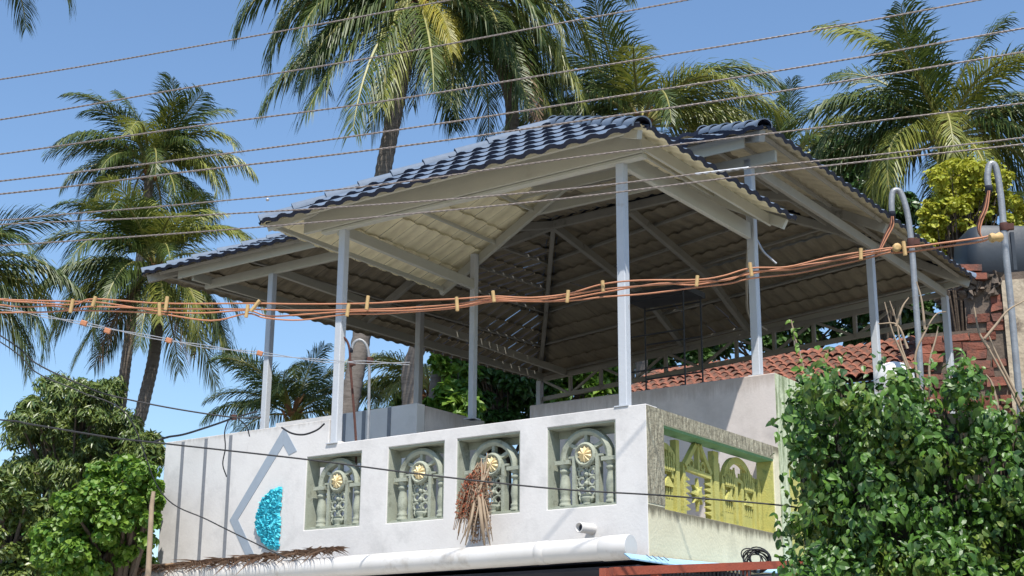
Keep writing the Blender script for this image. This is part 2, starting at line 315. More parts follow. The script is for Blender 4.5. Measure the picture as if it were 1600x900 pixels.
# turquoise half disc
k = MB(); ca, cz, R = 4.785, 3.585, .345
random.seed(3)
k.tube([W(ca+.01, -.0, cz-R*.97)]+[W(ca+R*.98*math.cos(t)*1.04, -.0, cz+R*.98*math.sin(t)) for t in [math.pi*(i/16-.5) for i in range(17)]]+[W(ca+.01, 0, cz+R*.97)], .012, 6)
k.face([W(ca, -.012, cz-R)]+[W(ca+R*math.cos(t)*1.04, -.012, cz+R*math.sin(t)) for t in [math.pi*(i/16-.5) for i in range(17)]])
for i in range(720):
    r = R*math.sqrt(random.random())*.99; t = math.pi*(random.random()-.5); a = ca+r*math.cos(t)*1.04; z = cz+r*math.sin(t)
    d = random.uniform(.015, .05); th = random.random()*6.28; l = random.uniform(.018, .034); wdt = l*.42
    e = math.cos(th)*DA+math.sin(th)*UZ; f = -math.sin(th)*DA+math.cos(th)*UZ; c = W(a, -.01, z); nn = -DB
    tw = random.uniform(-.6, .6)
    k.add([c-e*l-f*wdt, c+e*l-f*wdt*(1+tw), c+e*l*.6+nn*d, c-e*l*.7+nn*d*(1-tw*.5), c-e*l+f*wdt, c+e*l+f*wdt], [(0, 1, 2, 3), (3, 2, 5, 4), (0, 3, 4), (1, 5, 2)])
o = k.build('half_disc_ornament', M['teal'], None, fix=False); tag(o, 'turquoise crumpled half disc ornament on the white wall left of the balustrades', 'wall ornament')

# front balustrade panels
def P3(c, u, v, d): return W(c-u, d, ZO0+v)      # u to the right in the photograph, d depth
def panel(c, wid):
    h = wid/2; D0, D1 = .075, .165
    k = MB(); k.box(c-h+.0, c+h, .003+.010, .21, ZO0, ZO0+.018); k.box(c-h, c+h, .013, .21, ZO1-.018, ZO1); k.box(c-h, c-h+.014, .013, .21, ZO0+.018, ZO1-.018); k.box(c+h-.014, c+h, .013, .21, ZO0+.018, ZO1-.018)
    fr = k.build('balustrade_panel', M['sage'], house)
    def part(kk, n, m='sage', **kw): return kk.build(n, M[m], fr, **kw)
    k = MB(); k.box(c-h+.014, c+h-.014, .19, .215, ZO1-.09, ZO1-.018); part(k, 'rail')
    k = MB(); k.box(c-h+.014, c+h-.014, D0, D1+.02, ZO0+.018, ZO0+.04); part(k, 'rail')
    for sgn in (-1, 1):
        cu_ = sgn*.265
        if sgn > 0: cu_ = .275
        prof = [(.062, .04), (.062, .06), (.05, .07), (.058, .085), (.058, .10), (.045, .115), (.050, .15), (.060, .21), (.052, .27), (.042, .33), (.040, .36), (.054, .37), (.054, .39), (.042, .40), (.042, .415), (.056, .425), (.056, .445)]
        k = MB(); k.lathe(P3(c, cu_, 0, .125), UZ, prof, 12); part(k, 'column')
        k = MB(); k.box(c-cu_-.085, c-cu_+.085, D0-.01, D1+.01, ZO0+.446, ZO0+.485); part(k, 'capital')
        u1 = sgn*.135; k = MB(); k.box(c-u1-.019, c-u1+.019, D0+.005, D1, ZO0+.04, ZO0+.5); part(k, 'pilaster')
        k = MB(); k.box(c-sgn*.155-.045, c-sgn*.155+.045, D0+.01, D1-.01, ZO0+.5, ZO0+.52); part(k, 'shelf')
    # outer arch (flat ring)
    def ring(cu, cv, r0, r1, t0, t1, n, d0, d1, name, m='sage', bulge=.0):
        k = MB(); vs = []
        for i in range(n+1):
            t = t0+(t1-t0)*i/n
            for r, d in ((r0, d1), (r0, d0+.01), ((r0+r1)/2, d0-bulge), (r1, d0+.01), (r1, d1)): vs.append(P3(c, cu+r*math.cos(t), cv+r*math.sin(t), d))
        k.add(vs, [(i*5+j, i*5+(j+1) % 5, (i+1)*5+(j+1) % 5, (i+1)*5+j) for i in range(n) for j in range(5)])
        return part(k, name, m)
    ring(0, .485, .235, .300, 0, math.pi, 24, D0, D1, 'arch', bulge=.01)
    ring(0, .525, .082, .122, 0, 2*math.pi, 20, D0-.012, D1, 'rosette_ring', bulge=.008)
    for ang in (38, 90, 142):
        t = math.radians(ang); k = MB()
        p = P3(c, .11*math.cos(t), .525+.11*math.sin(t), .12); q = P3(c, .262*math.cos(t), .485+.262*math.sin(t), .12)
        k.bar(p, q, .035, .055, up=DB); part(k, 'spoke')
    k = MB(); n = 20; vs = [P3(c, 0, .525, D0-.03)]
    for i in range(n):
        t = 2*math.pi*i/n; rr = .082 if i % 2 else .066; vs.append(P3(c, rr*.55*math.cos(t), .525+rr*.55*math.sin(t), D0-(.03 if i % 2 else .012)))
    for i in range(n):
        t = 2*math.pi*i/n; rr = .083 if i % 2 else .070; vs.append(P3(c, rr*math.cos(t), .525+rr*math.sin(t), D0+(-.012 if i % 2 else .004)))
    for i in range(n):
        j = (i+1) % n; k.add([], [])
    k.add(vs, [(0, 1+i, 1+(i+1) % n) for i in range(n)]+[(1+i, 1+n+i, 1+n+(i+1) % n, 1+(i+1) % n) for i in range(n)])
    k.lathe(P3(c, 0, .525, D0+.05), -DB, [(.08, 0), (.08, .045)], 16)
    part(k, 'rosette', 'gold')
    # tracery with a pot
    k = MB()
    def leafp(u, v, a, l, wd):
        t = math.radians(a); e = (math.cos(t), math.sin(t)); f = (-e[1], e[0])
        pts = [(u, v)]+[(u+e[0]*l*x+f[0]*wd*y, v+e[1]*l*x+f[1]*wd*y) for x, y in ((.3, .8), (.7, .9), (1, 0), (.7, -.9), (.3, -.8))]
        vs = [P3(c, x, y, D0+.02) for x, y in pts]+[P3(c, x, y, D1-.01) for x, y in pts]+[P3(c, u+e[0]*l*.5, v+e[1]*l*.5, D0-.005)]
        k.add(vs, [(i, (i+1) % 6, 12) for i in range(6)]+[(i, (i+1) % 6, 6+(i+1) % 6, 6+i) for i in range(6)]+[(6, 7, 8, 9, 10, 11)])
    def arc(u, v, r, a0, a1, th=.011):
        k.tube([P3(c, u+r*math.cos(math.radians(a0+(a1-a0)*i/8)), v+r*math.sin(math.radians(a0+(a1-a0)*i/8)), .115) for i in range(9)], th*1.25, 5)
    k.tube([P3(c, 0, .12, .115), P3(c, 0, .45, .115)], .013, 6)
    for s in (-1, 1):
        for v, rr_, a_ in ((.165, .043, 0), (.262, .040, 20), (.350, .036, -20), (.428, .030, 0)): arc(s*.058, v, rr_, a_, a_+330, .0125)
        leafp(s*.05, .05, 90-s*22, .08, .020); arc(s*.10, .215, .02, 0, 340, .009); arc(s*.10, .307, .018, 0, 340, .009); arc(s*.098, .39, .016, 0, 340, .009)
    for v in (.21, .30, .385): leafp(0, v, 90, .062, .026)
    part(k, 'tracery')
    k = MB(); k.lathe(P3(c, 0, .035, .12), UZ, [(.052, 0), (.045, .03), (.066, .06), (.066, .075), (.055, .08), (.072, .10)], 12); part(k, 'pot')
    return fr
for a0, a1 in OPS: panel((a0+a1)/2, a1-a0)

# yellow side balustrade
def Q3(u, v, d): return W(d, u, 3.39+v)
def sbox(k, u0, u1, v0, v1, d0, d1, m=0): k.box(d0, d1, u0, u1, 3.39+v0, 3.39+v1, m)
k = MB(); sbox(k, .325, 2.76, .79, .816, -.001+.012, .2); k.build('opening_lintel', M['green'], house); 
k = MB(); sbox(k, 2.735, 2.76, 0, .79, .012, .2); k.build('opening_jamb', M['yellow'], house)
k = MB(); sbox(k, .325, .34, 0, .79, .012, .2); k.build('opening_jamb', M['green'], house)
yd0, yd1 = .148, .215
def stile(pp, u, wd, h, point=True, d=yd0):
    k = MB(); sbox(k, u-wd/2, u+wd/2, 0, h, d, yd1)
    if point: k.hexa([Q3(u-wd/2, h, d), Q3(u+wd/2, h, d), Q3(u+wd/2, h, yd1), Q3(u-wd/2, h, yd1), Q3(u-.006, h+.1, d+.01), Q3(u+.006, h+.1, d+.01), Q3(u+.006, h+.1, yd1), Q3(u-.006, h+.1, yd1)])
    k.build('stile', M['yellow'], pp)
def shrine(pp, u):
    k = MB(); sbox(k, u-.10, u+.10, 0, .16, .168, yd1); k.build('shrine_base', M['yellow'], pp)
    for x in (-.075, -.025, .025, .075):
        k = MB(); sbox(k, u+x-.012, u+x+.012, .16, .27, .163, .20); k.build('shrine_pillar', M['yellow'], pp)
    k = MB()
    k.hexa([Q3(u-.1, .27, .145), Q3(u+.1, .27, .145), Q3(u+.1, .27, .205), Q3(u-.1, .27, .205), Q3(u-.012, .37, .155), Q3(u+.012, .37, .155), Q3(u+.012, .37, .205), Q3(u-.012, .37, .205)])
    k.build('shrine_roof', M['yellow'], pp)
    k = MB(); sbox(k, u-.095, u+.095, .42, .435, .15, .20); k.build('shrine_rail', M['yellow'], pp)
    for i in range(5):
        x = u-.09+.045*i; k = MB(); k.hexa([Q3(x-.016, .435, .14), Q3(x+.016, .435, .14), Q3(x+.016, .435, .18), Q3(x-.016, .435, .18), Q3(x-.004, .62+.05*(i == 2), .15), Q3(x+.004, .62+.05*(i == 2), .15), Q3(x+.004, .62+.05*(i == 2), .175), Q3(x-.004, .62+.05*(i == 2), .175)]); k.build('spike', M['yellow'], pp)
def sring(pp, u, v, r0, r1, a0, a1, n=18, name='arch'):
    k = MB(); vs = []
    for i in range(n+1):
        t = math.radians(a0+(a1-a0)*i/n)
        for r, d in ((r0, .205), (r0, .155), (r1, .155), (r1, .205)): vs.append(Q3(u+r*math.cos(t), v+r*math.sin(t), d))
    k.add(vs, [(i*4+j, i*4+(j+1) % 4, (i+1)*4+(j+1) % 4, (i+1)*4+j) for i in range(n) for j in range(4)]); k.build(name, M['yellow'], pp)
k = MB(); sbox(k, .34, 2.735, 0, .03, .14, .218); yp = k.build('yellow_balustrade_panel', M['yellow'], house)
for u0_, u1_, v1_ in ((.42, .56, .40), (.80, 1.02, .44), (1.54, 1.90, .44), (2.08, 2.34, .42), (2.50, 2.73, .42), (.56, .80, .20), (1.90, 2.08, .20), (2.34, 2.50, .20)):
    k = MB(); sbox(k, u0_, u1_-.003, .03, v1_, .20, .214); k.build('back_slab', M['yellow'], yp)
for i_, u_ in enumerate([.40+.058*q for q in range(10)]+[1.60+.058*q for q in range(19)]):
    k = MB(); v_ = .40+.05*(i_ % 3); k.hexa([Q3(u_-.017, v_-.1, .185), Q3(u_+.017, v_-.1, .185), Q3(u_+.017, v_-.1, .212), Q3(u_-.017, v_-.1, .212), Q3(u_-.003, v_+.16, .19), Q3(u_+.003, v_+.16, .19), Q3(u_+.003, v_+.16, .212), Q3(u_-.003, v_+.16, .212)]); k.build('spear', M['yellow'], yp)
for u, wd, h in ((.39, .07, .50), (.50, .05, .42), (.86, .07, .76), (.99, .05, .46), (1.56, .05, .46), (1.68, .11, .76), (1.83, .05, .44), (2.13, .06, .48), (2.27, .06, .42), (2.56, .06, .44), (2.68, .08, .5)): stile(yp, u, wd, h, h < .7)
shrine(yp, .68); shrine(yp, 1.98); shrine(yp, 2.42)
sring(yp, .60, .40, .24, .30, 10, 150); sring(yp, .62, .36, .13, .17, 0, 180); sring(yp, 2.2, .34, .16, .20, 0, 180); sring(yp, 2.2, .40, .30, .37, 20, 160); sring(yp, 1.98, .46, .08, .115, 0, 180); sring(yp, 2.42, .46, .08, .115, 0, 180); sring(yp, .68, .46, .08, .115, 0, 180); sring(yp, .47, .52, .06, .09, 0, 180)
for s, u0 in ((1, 1.015), (-1, 1.535)):
    for i in range(6):
        k = MB(); v = .07+.06*i; k.hexa([Q3(u0, v, .14), Q3(u0+s*.09, v+.015, .15), Q3(u0+s*.09, v+.02, .18), Q3(u0, v, .18), Q3(u0, v+.045, .14), Q3(u0+s*.09, v+.025, .15), Q3(u0+s*.09, v+.03, .18), Q3(u0, v+.045, .18)]); k.build('comb_tooth', M['yellow'], yp)
k = MB(); cu1, cv1 = 1.275, .26
for i in range(8):
    t = math.radians(45*i); l = .17 if i % 2 == 0 else .13; t2 = t+.22; t3 = t-.22
    k.add([Q3(cu1+.06*math.cos(t3), cv1+.06*math.sin(t3), .14), Q3(cu1+l*math.cos(t), cv1+l*math.sin(t), .15), Q3(cu1+.06*math.cos(t2), cv1+.06*math.sin(t2), .14), Q3(cu1+.06*math.cos(t3), cv1+.06*math.sin(t3), .185), Q3(cu1+l*math.cos(t), cv1+l*math.sin(t), .185), Q3(cu1+.06*math.cos(t2), cv1+.06*math.sin(t2), .185)], [(0, 1, 2), (3, 5, 4), (0, 3, 4, 1), (1, 4, 5, 2)])
k.lathe(Q3(cu1, cv1, .19), -DA, [(.075, 0), (.075, .04), (.04, .065)], 12); k.build('star', M['yellow'], yp)
k = MB(); k.bar(Q3(1.02, .50, .16), Q3(1.54, .47, .16), .05, .045); k.build('cross_bar', M['yellow'], yp)
k = MB(); k.bar(Q3(1.0, .52, .16), Q3(1.24, .77, .16), .05, .05); k.build('brace', M['yellow'], yp)
k = MB(); k.bar(Q3(1.55, .50, .16), Q3(1.32, .77, .16), .05, .05); k.build('brace', M['yellow'], yp)
k = MB(); k.bar(Q3(1.28, .50, .16), Q3(1.28, .78, .16), .05, .04); k.build('brace', M['yellow'], yp)
for u in (1.16, 1.40): sring(yp, u, .56, .03, .055, 0, 360, 10, 'loop')

# ------------------------------------------------------------------ roofs
TW, TL, TP = .25, .46, .42          # tile width, length, row pitch
def tile_geo(w=TW, l=TL, ns=5, lift=.042, gap=0.0):
    prof = [(-.0, .002), (.12, .018), (.32, .026), (.54, .018), (.66, .002), (.84, -.004), (1.0, .0)]
    vs = []; fs = []; mi = []; n = len(prof)
    X = lambda x: gap/2+x*(w-gap)
    for y, z in ((0, lift+.014), (l, .012)): vs += [Vector((X(x), y, h+z)) for x, h in prof]          # top
    for y, z in ((.004, .006), (.035, lift), (l, 0)): vs += [Vector((X(x), y, h+z)) for x, h in prof]   # lip foot, under
    for i in range(n-1):
        fs.append((i, i+1, n+i+1, n+i)); mi.append(0)
        fs.append((i+1, i, 2*n+i, 2*n+i+1)); mi.append(1)
        fs.append((2*n+i+1, 2*n+i, 3*n+i, 3*n+i+1)); mi.append(2)
        fs.append((3*n+i+1, 3*n+i, 4*n+i, 4*n+i+1)); mi.append(2)
        fs.append((n+i, n+i+1, 4*n+i+1, 4*n+i)); mi.append(2)
    for e in (0, n-1): fs.append((e, n+e, 4*n+e, 3*n+e, 2*n+e)); mi.append(1)
    return vs, fs, mi
UNDER = ['tileunder']
def tile_mesh(name, geo):
    me = bpy.data.meshes.new(name); me.from_pydata([tuple(v) for v in geo[0]], [], geo[1])
    for m_ in ('tile', 'tileedge', UNDER[0]): me.materials.append(M[m_])
    me.polygons.foreach_set('material_index', geo[2]); me.update(); return me
TG = tile_geo(); TGG = tile_geo(gap=.017); TMS = {}
for und in ('tileunder', 'tileunder_shaded', 'tileunder_lit'):
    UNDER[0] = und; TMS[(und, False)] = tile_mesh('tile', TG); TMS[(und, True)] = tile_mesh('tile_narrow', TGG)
def clip_mesh(name, geo, Mx, planes):
    me = tile_mesh(name, geo); bm = bmesh.new(); bm.from_mesh(me)
    for v in bm.verts: v.co = Mx @ v.co
    for co, no in planes:
        r = bmesh.ops.bisect_plane(bm, geom=list(bm.verts)+list(bm.edges)+list(bm.faces), plane_co=co, plane_no=no, clear_outer=True, dist=1e-5)
        ed = [e for e in r['geom_cut'] if isinstance(e, bmesh.types.BMEdge)]
        try: bmesh.ops.edgeloop_fill(bm, edges=ed, mat_nr=1)
        except Exception: pass
    n = len(bm.faces); bm.to_mesh(me); bm.free(); me.update()
    return me if n else None
class Slope:
    """a roof plane: eave from E0 to E1, plane passes through P; poly = world points (convex, any order round)"""
    def __init__(s, E0, E1, P, poly):
        s.o = E0; s.X = (E1-E0).normalized(); d = P-E0; s.Y = (d-s.X*d.dot(s.X)).normalized(); s.Z = s.X.cross(s.Y)
        if s.Z.z < 0: s.o = E1; s.X = -s.X; s.Z = s.X.cross(s.Y)
        s.poly = [((p-s.o).dot(s.X), (p-s.o).dot(s.Y)) for p in poly]
        ar = sum(s.poly[i][0]*s.poly[(i+1) % len(poly)][1]-s.poly[(i+1) % len(poly)][0]*s.poly[i][1] for i in range(len(poly)))
        if ar < 0: s.poly.reverse()
        s.M = Matrix((s.X, s.Y, s.Z)).transposed().to_4x4(); s.M.translation = s.o
    def w(s, x, y, z=0): return s.o+x*s.X+y*s.Y+z*s.Z
    def edges(s):
        n = len(s.poly); out = []
        for i in range(n):
            x0, y0 = s.poly[i]; x1, y1 = s.poly[(i+1) % n]; dx, dy = x1-x0, y1-y0; l = math.hypot(dx, dy); out.append((x0, y0, dy/l, -dx/l))   # outward normal
        return out
    def tiles(s, y0=-.07, gapf=None):
        E = s.edges(); xs = [p[0] for p in s.poly]; ys = [p[1] for p in s.poly]; out = []
        # the eave edge itself is not clipped
        cut = [e for e in E if not (e[3] < -.97)]
        j = 0
        while y0+j*TP < max(ys):
            y = y0+j*TP; i = math.floor(min(xs)/TW)
            while i*TW < max(xs):
                x = i*TW; cs = [(x, y), (x+TW, y), (x, y+TL), (x+TW, y+TL)]
                hit = []; dead = False
                for ex, ey, nx, ny in cut:
                    dd = [(cx_-ex)*nx+(cy_-ey)*ny for cx_, cy_ in cs]
                    if min(dd) > -.01: dead = True; break
                    if max(dd) > .0: hit.append((Vector((ex, ey, 0)), Vector((nx, ny, 0))))
                if not dead: out.append((Matrix.Translation((x+random.uniform(-.003, .003), y+random.uniform(-.006, .006), random.uniform(0, .004))), hit, gapf(x, y) if gapf else False))
                i += 1
            j += 1
        return out
def lay(sl, parent, under='tileunder', lift=.025, limit=None, gapf=None, out=None):
    base = sl.M.copy(); base.translation = sl.o+sl.Z*lift
    for Mx, hit, gp in sl.tiles(gapf=gapf):
        out.append((base, Mx, hit, gp, under))
def realise(lst, parent, maxn=300):
    ploc = Vector(parent['_w']); lst.sort(key=lambda t: ((t[0]@t[1]).translation-CAM).length)
    k = MB(); first = True
    for idx, (base, Mx, hit, gp, und) in enumerate(lst):
        UNDER[0] = und; me = TMS[(und, bool(gp))]
        Wd = base@Mx
        if hit:
            me = clip_mesh('tile_cut', TGG if gp else TG, Mx, hit); Wd = base
            if me is None or len(me.polygons) == 0: continue
        if idx < maxn:
            o = bpy.data.objects.new('roof_tile', me); COL.objects.link(o); o.parent = parent; o.matrix_local = Matrix.Translation(-ploc)@Wd
        else:
            i0 = len(k.v); k.v += [tuple(Wd@v.co) for v in me.vertices]
            for p in me.polygons: k.f.append(tuple(i0+q for q in p.vertices)); k.m.append(p.material_index); k.sm.append(False)
    if k.f: k.build('roof_tiles', [M['tile'], M['tileedge'], M['tileunder_shaded']], parent, fix=False, kind='stuff')
def caps(p, q, parent, r=.10, seg=.38):
    """half-round cap tiles from the low end p to the high end q"""
    p = Vector(p); q = Vector(q); d = (q-p); L_ = d.length; d.normalize(); side = d.cross(UZ).normalized(); up = side.cross(d); n = max(1, int(L_/seg))
    for i in range(n):
        a = p+d*(i*L_/n-.03); b = p+d*((i+1)*L_/n); k = MB(); vs = []
        for c, rr, lf in ((a, r, .022), (b, r*.86, .0)):
            for rad in (rr, rr-.014):
                for t in range(9):
                    an = math.radians(-8+196*t/8); vs.append(c+side*rad*math.cos(an)+up*(rad*.95*math.sin(an)+lf))
        for t in range(8):
            k.add([], [])
        k.add(vs, [(t, t+1, 18+t+1, 18+t) for t in range(8)], 0, True); k.add(vs, [(9+t+1, 9+t, 27+t, 27+t+1) for t in range(8)], 1, True)
        k.add(vs, [(t+1, t, 9+t, 9+t+1) for t in range(8)]+[(0, 18, 27, 9), (8, 17, 35, 26)], 0)
        k.build('ridge_cap', [M['cap'], M['tileedge']], parent, fix=False)
def beam(n, p, q, wd, ht, parent, up=None, m='beam', bev=.006):
    k = MB(); k.bar(p, q, wd, ht, up=up, bev=bev); return k.build(n, M[m], parent)
def post(a, b, z0, z1, parent, s=.095):
    k = MB(); k.bar(W(a, b, z0), W(a, b, z1), s, s, up=DB, bev=.008); o = k.build('post', M['steel'], parent)
    k = MB(); k.box(a-.08, a+.08, b-.08, b+.08, z0, z0+.012); k.build('base_plate', M['steel'], o)

# --- front canopy
fc = thing('front_canopy', W(2.2, .1, 4.36), 'smaller front canopy roofed in blue tiles on grey posts, above the balustraded parapet', 'canopy roof')
ez = 6.97
NR, NL = W(-.22, -.40, ez), W(4.85, -.40, ez); AP = W(2.30, 1.84, 8.36); RB = W(2.30, 2.98, 8.36); BR, BL = W(-.22, 2.98, ez), W(4.85, 2.98, ez)
post(4.045, .06, 4.362, 6.90, fc); post(.275, .07, 4.362, 6.93, fc); post(4.22, 2.80, 5.10, 7.33, fc, .085)
beam('front_beam', W(-.02, .0, 7.06), W(4.62, 0, 7.06), .05, .27, fc)
beam('front_beam', W(-.02, .035, 6.90), W(4.35, .035, 6.90), .09, .04, fc)
beam('side_beam', W(.262, .05, 6.945), W(.262, 2.9, 6.945), .06, .20, fc)
beam('side_beam', W(4.12, .05, 6.905), W(4.22, 2.85, 6.905), .06, .13, fc)
beam('eave_board', W(-.02, -.05, 7.02), W(-.02, 2.9, 7.02), .03, .14, fc)
beam('eave_board', W(4.78, -.33, 6.955), W(4.78, 2.9, 6.955), .03, .06, fc)
sF = Slope(NR, NL, AP, [NR, NL, AP]); sL = Slope(NL, BL, AP, [NL, BL, RB, AP]); sR = Slope(NR, BR, AP, [NR, BR, RB, AP])
tl = []
for s_ in (sF, sL, sR): lay(s_, fc, out=tl)
realise(tl, fc)
def raf(n, p, q, parent, wd=.05, ht=.09, off=-.03, m='beam'):
    beam(n, Vector(p)+UZ*off, Vector(q)+UZ*off, wd, ht, parent, m=m)
raf('hip_rafter', NR, AP, fc); raf('hip_rafter', NL, AP, fc); raf('ridge_beam', AP, RB, fc)
raf('end_rafter', BL-DB*.10, RB-DB*.10, fc, .06, .12, -.04); raf('end_rafter', BR-DB*.10, RB-DB*.10, fc, .06, .12, -.04)
for t in (.12, .36, .60, .82):     # purlins
    p = NL.lerp(AP, t); q = BL.lerp(RB, t); raf('purlin', p, q, fc, .035, .045, -.01)
    p = NR.lerp(AP, t); q = BR.lerp(RB, t); raf('purlin', p, q, fc, .035, .045, -.01)
    p = NR.lerp(AP, t); q = NL.lerp(AP, t); raf('purlin', p, q, fc, .035, .045, -.01)
caps(NR+UZ*.045-(AP-NR).normalized()*.05, AP+UZ*.045, fc); caps(NL+UZ*.045-(AP-NL).normalized()*.05, AP+UZ*.045, fc); caps(AP+UZ*.045, RB+UZ*.045, fc)

# --- rear canopy
rc = thing('rear_canopy', W(4.5, 6, 3.26), 'larger higher rear canopy with blue tiled hip roof and lattice girder over the terrace', 'canopy roof')
C1, C2, C4, C3 = W(-.19, 2.43, 7.93), W(10.25, 2.35, 7.93), W(9.35, 11.75, 7.90), W(-.13, 9.72, 7.93)
AL, AR = W(5.45, 6.5, 9.06), W(2.80, 6.4, 9.06)
for a, b, z0, z1 in ((.26, 2.99, 5.21, 7.86), (8.15, 2.97, 3.26, 7.76), (8.1, 6.4, 3.26, 8.05), (9.05, 11.35, 3.26, 7.76), (.30, 6.8, 5.2, 7.75), (.27, 9.75, 5.2, 7.75)): post(a, b, z0, z1, rc, .10 if a < 1 or b < 3 else .11)
beam('front_beam', W(-.1, 2.97, 7.83), W(9.6, 2.97, 7.83), .06, .14, rc)
beam('side_beam', W(.262, 3.03, 7.80), W(.262, 9.75, 7.80), .06, .13, rc, m='steel_shaded')
beam('side_beam', W(8.15, 3.0, 7.83), W(8.35, 11.2, 7.83), .06, .13, rc)
beam('eave_board', W(.1, 2.56, 7.93), W(9.75, 2.53, 7.93), .03, .17, rc)
beam('eave_board', W(9.5, 2.6, 7.87), W(9.0, 11.5, 7.85), .05, .14, rc); beam('eave_board', W(0, 9.66, 7.90), W(9.2, 11.65, 7.87), .03, .10, rc)
R1, R2, R3, R4 = W(1.30, 3.85, 8.68), W(8.62, 3.85, 8.66), W(1.36, 8.28, 8.68), W(7.98, 9.98, 8.65)
slopes = [Slope(C1, C2, R2, [C1, C2, R2, R1]), Slope(C2, C4, R4, [C2, C4, R4, R2]), Slope(C1, C3, R3, [C1, C3, R3, R1]), Slope(C3, C4, R4, [C3, C4, R4, R3]),
          Slope(R1, R2, AL, [R1, R2, AL, AR]), Slope(R2, R4, AL, [R2, R4, AL]), Slope(R1, R3, AR, [R1, R3, AR]), Slope(R3, R4, AL, [R3, R4, AL, AR])]
rnd = random.Random(5)
tl = []
def gf(thr, sl=None, b0=-1): return lambda x, y: (noise.noise(Vector((x*.35, y*.35, thr*9)))+rnd.uniform(-.25, .25)) > thr and (sl is None or (sl.w(x, y)-O0).dot(DB) > b0)
for q in (0, 4):
    lay(slopes[q], rc, 'tileunder_lit', out=tl); lay(slopes[q+1], rc, 'tileunder_shaded', out=tl, gapf=gf(-.04, slopes[q+1], 7.2)); lay(slopes[q+2], rc, 'tileunder_lit' if q == 0 else 'tileunder_shaded', out=tl, gapf=None); lay(slopes[q+3], rc, 'tileunder_shaded', out=tl, gapf=gf(.42))
realise(tl, rc)
for c, q_, a_ in ((C1, R1, AR), (C2, R2, AL), (C3, R3, AR), (C4, R4, AL)):
    raf('hip_rafter', c, q_, rc, .07, .13, -.05, 'steel_shaded'); raf('hip_rafter', q_, a_, rc, .07, .13, -.05, 'steel_shaded'); caps(c+UZ*.045-(q_-c).normalized()*.05, q_+UZ*.045, rc); caps(q_+UZ*.045, a_+UZ*.045, rc)
raf('ridge_beam', AL, AR, rc, .07, .13, -.05, 'steel_shaded'); caps(AR+UZ*.05, AL+UZ*.05, rc)
def onslope(s_, x0, y0, x1, y1, n='common_rafter', wd=.07, ht=.12, off=-.05): beam(n, s_.w(x0, y0, off), s_.w(x1, y1, off), wd, ht, rc, up=s_.Z, m='steel_shaded')
def crossy(s_, y):            # x-range of the polygon at height y
    xs = []; P = s_.poly
    for i in range(len(P)):
        (xa, ya), (xb, yb) = P[i], P[(i+1) % len(P)]
        if (ya-y)*(yb-y) < 0: xs.append(xa+(xb-xa)*(y-ya)/(yb-ya))
    return (min(xs), max(xs)) if len(xs) > 1 else None
for si, s_ in enumerate(slopes):
    y = .12; ymax = max(p[1] for p in s_.poly)
    while y < ymax-.25:
        r_ = crossy(s_, y)
        if r_ and r_[1]-r_[0] > .3: onslope(s_, r_[0]+.03, y, r_[1]-.03, y, 'purlin', .04, .05, -.0)
        y += .80
for p, q, t in ((W(9.4, 6.4, 7.97), W(8.2, 6.4, 8.62), AL), (W(4.0, 10.5, 7.93), W(4.0, 9.1, 8.55), W(4.0, 6.45, 9.03)), (W(5.5, 10.9, 7.93), W(5.45, 9.4, 8.55), AL), (W(-.1, 6.4, 7.93), W(1.3, 6.4, 8.68), AR)):
    raf('common_rafter', p, q, rc, .08, .13, -.06, 'steel_shaded'); raf('common_rafter', q, t, rc, .08, .13, -.06, 'steel_shaded')
# lattice girder at the back
g0, g1 = (.30, 9.78), (9.05, 11.4)
def G(t, z): return W(g0[0]+(g1[0]-g0[0])*t, g0[1]+(g1[1]-g0[1])*t, z)
ZT, ZB_ = 7.80, 7.40
beam('top_chord', G(0, ZT), G(1, ZT), .06, .09, rc, m='steel_shaded'); beam('bottom_chord', G(0, ZB_), G(1, ZB_), .06, .08, rc, m='steel_shaded')
ng = 11
for i in range(ng+1): beam('girder_post', G(i/ng, ZB_), G(i/ng, ZT), .06, .07, rc, m='steel_shaded')
for i in range(ng):
    if i % 2 == 0: beam('girder_brace', G(i/ng, ZB_), G((i+1)/ng, ZT), .04, .05, rc, m='steel_shaded')
    else: beam('girder_brace', G(i/ng, ZT), G((i+1)/ng, ZB_), .04, .05, rc, m='steel_shaded')

# dark step rack on the terrace, rope and string
rk = thing('steel_rack', W(2.6, 5.2, 3.26), 'dark steel rack standing under the rear canopy, seen behind the tall front corner post', 'rack')
for a, b in ((2.3, 5.0), (3.2, 5.0), (2.3, 5.5), (3.2, 5.5)):
    beam('upright', W(a, b, 3.26), W(a, b, 7.05), .022, .022, rk, m='darksteel')
for z in (5.5, 6.0, 6.5, 7.0):
    beam('rung', W(2.3, 5.0, z), W(3.2, 5.0, z), .018, .022, rk, m='darksteel'); beam('rung', W(2.3, 5.5, z), W(3.2, 5.5, z), .018, .022, rk, m='darksteel')
k = MB(); k.box(2.25, 3.25, 4.95, 5.55, 7.05, 7.13); k.build('top_box', M['darksteel'], rk)
k = MB(); k.tube(crv([W(.3, 2.95, 6.75), W(1.0, 4.3, 6.65), W(1.7, 5.8, 6.75), W(2.4, 7.8, 7.1)], 8), .016, 6); tag(k.build('sagging_rope', M['rope'], None), 'pale rope sagging from the right corner post under the roof', 'rope')
k = MB(); k.tube(crv([at(1182, 374, 16.4), at(1192, 392, 16.4), at(1202, 402, 16.4), at(1213, 412, 16.4)], 4), .014, 6); tag(k.build('plastic_strip', M['wirelt'], None), 'short pale plastic strip hanging behind the right corner post', 'strip')

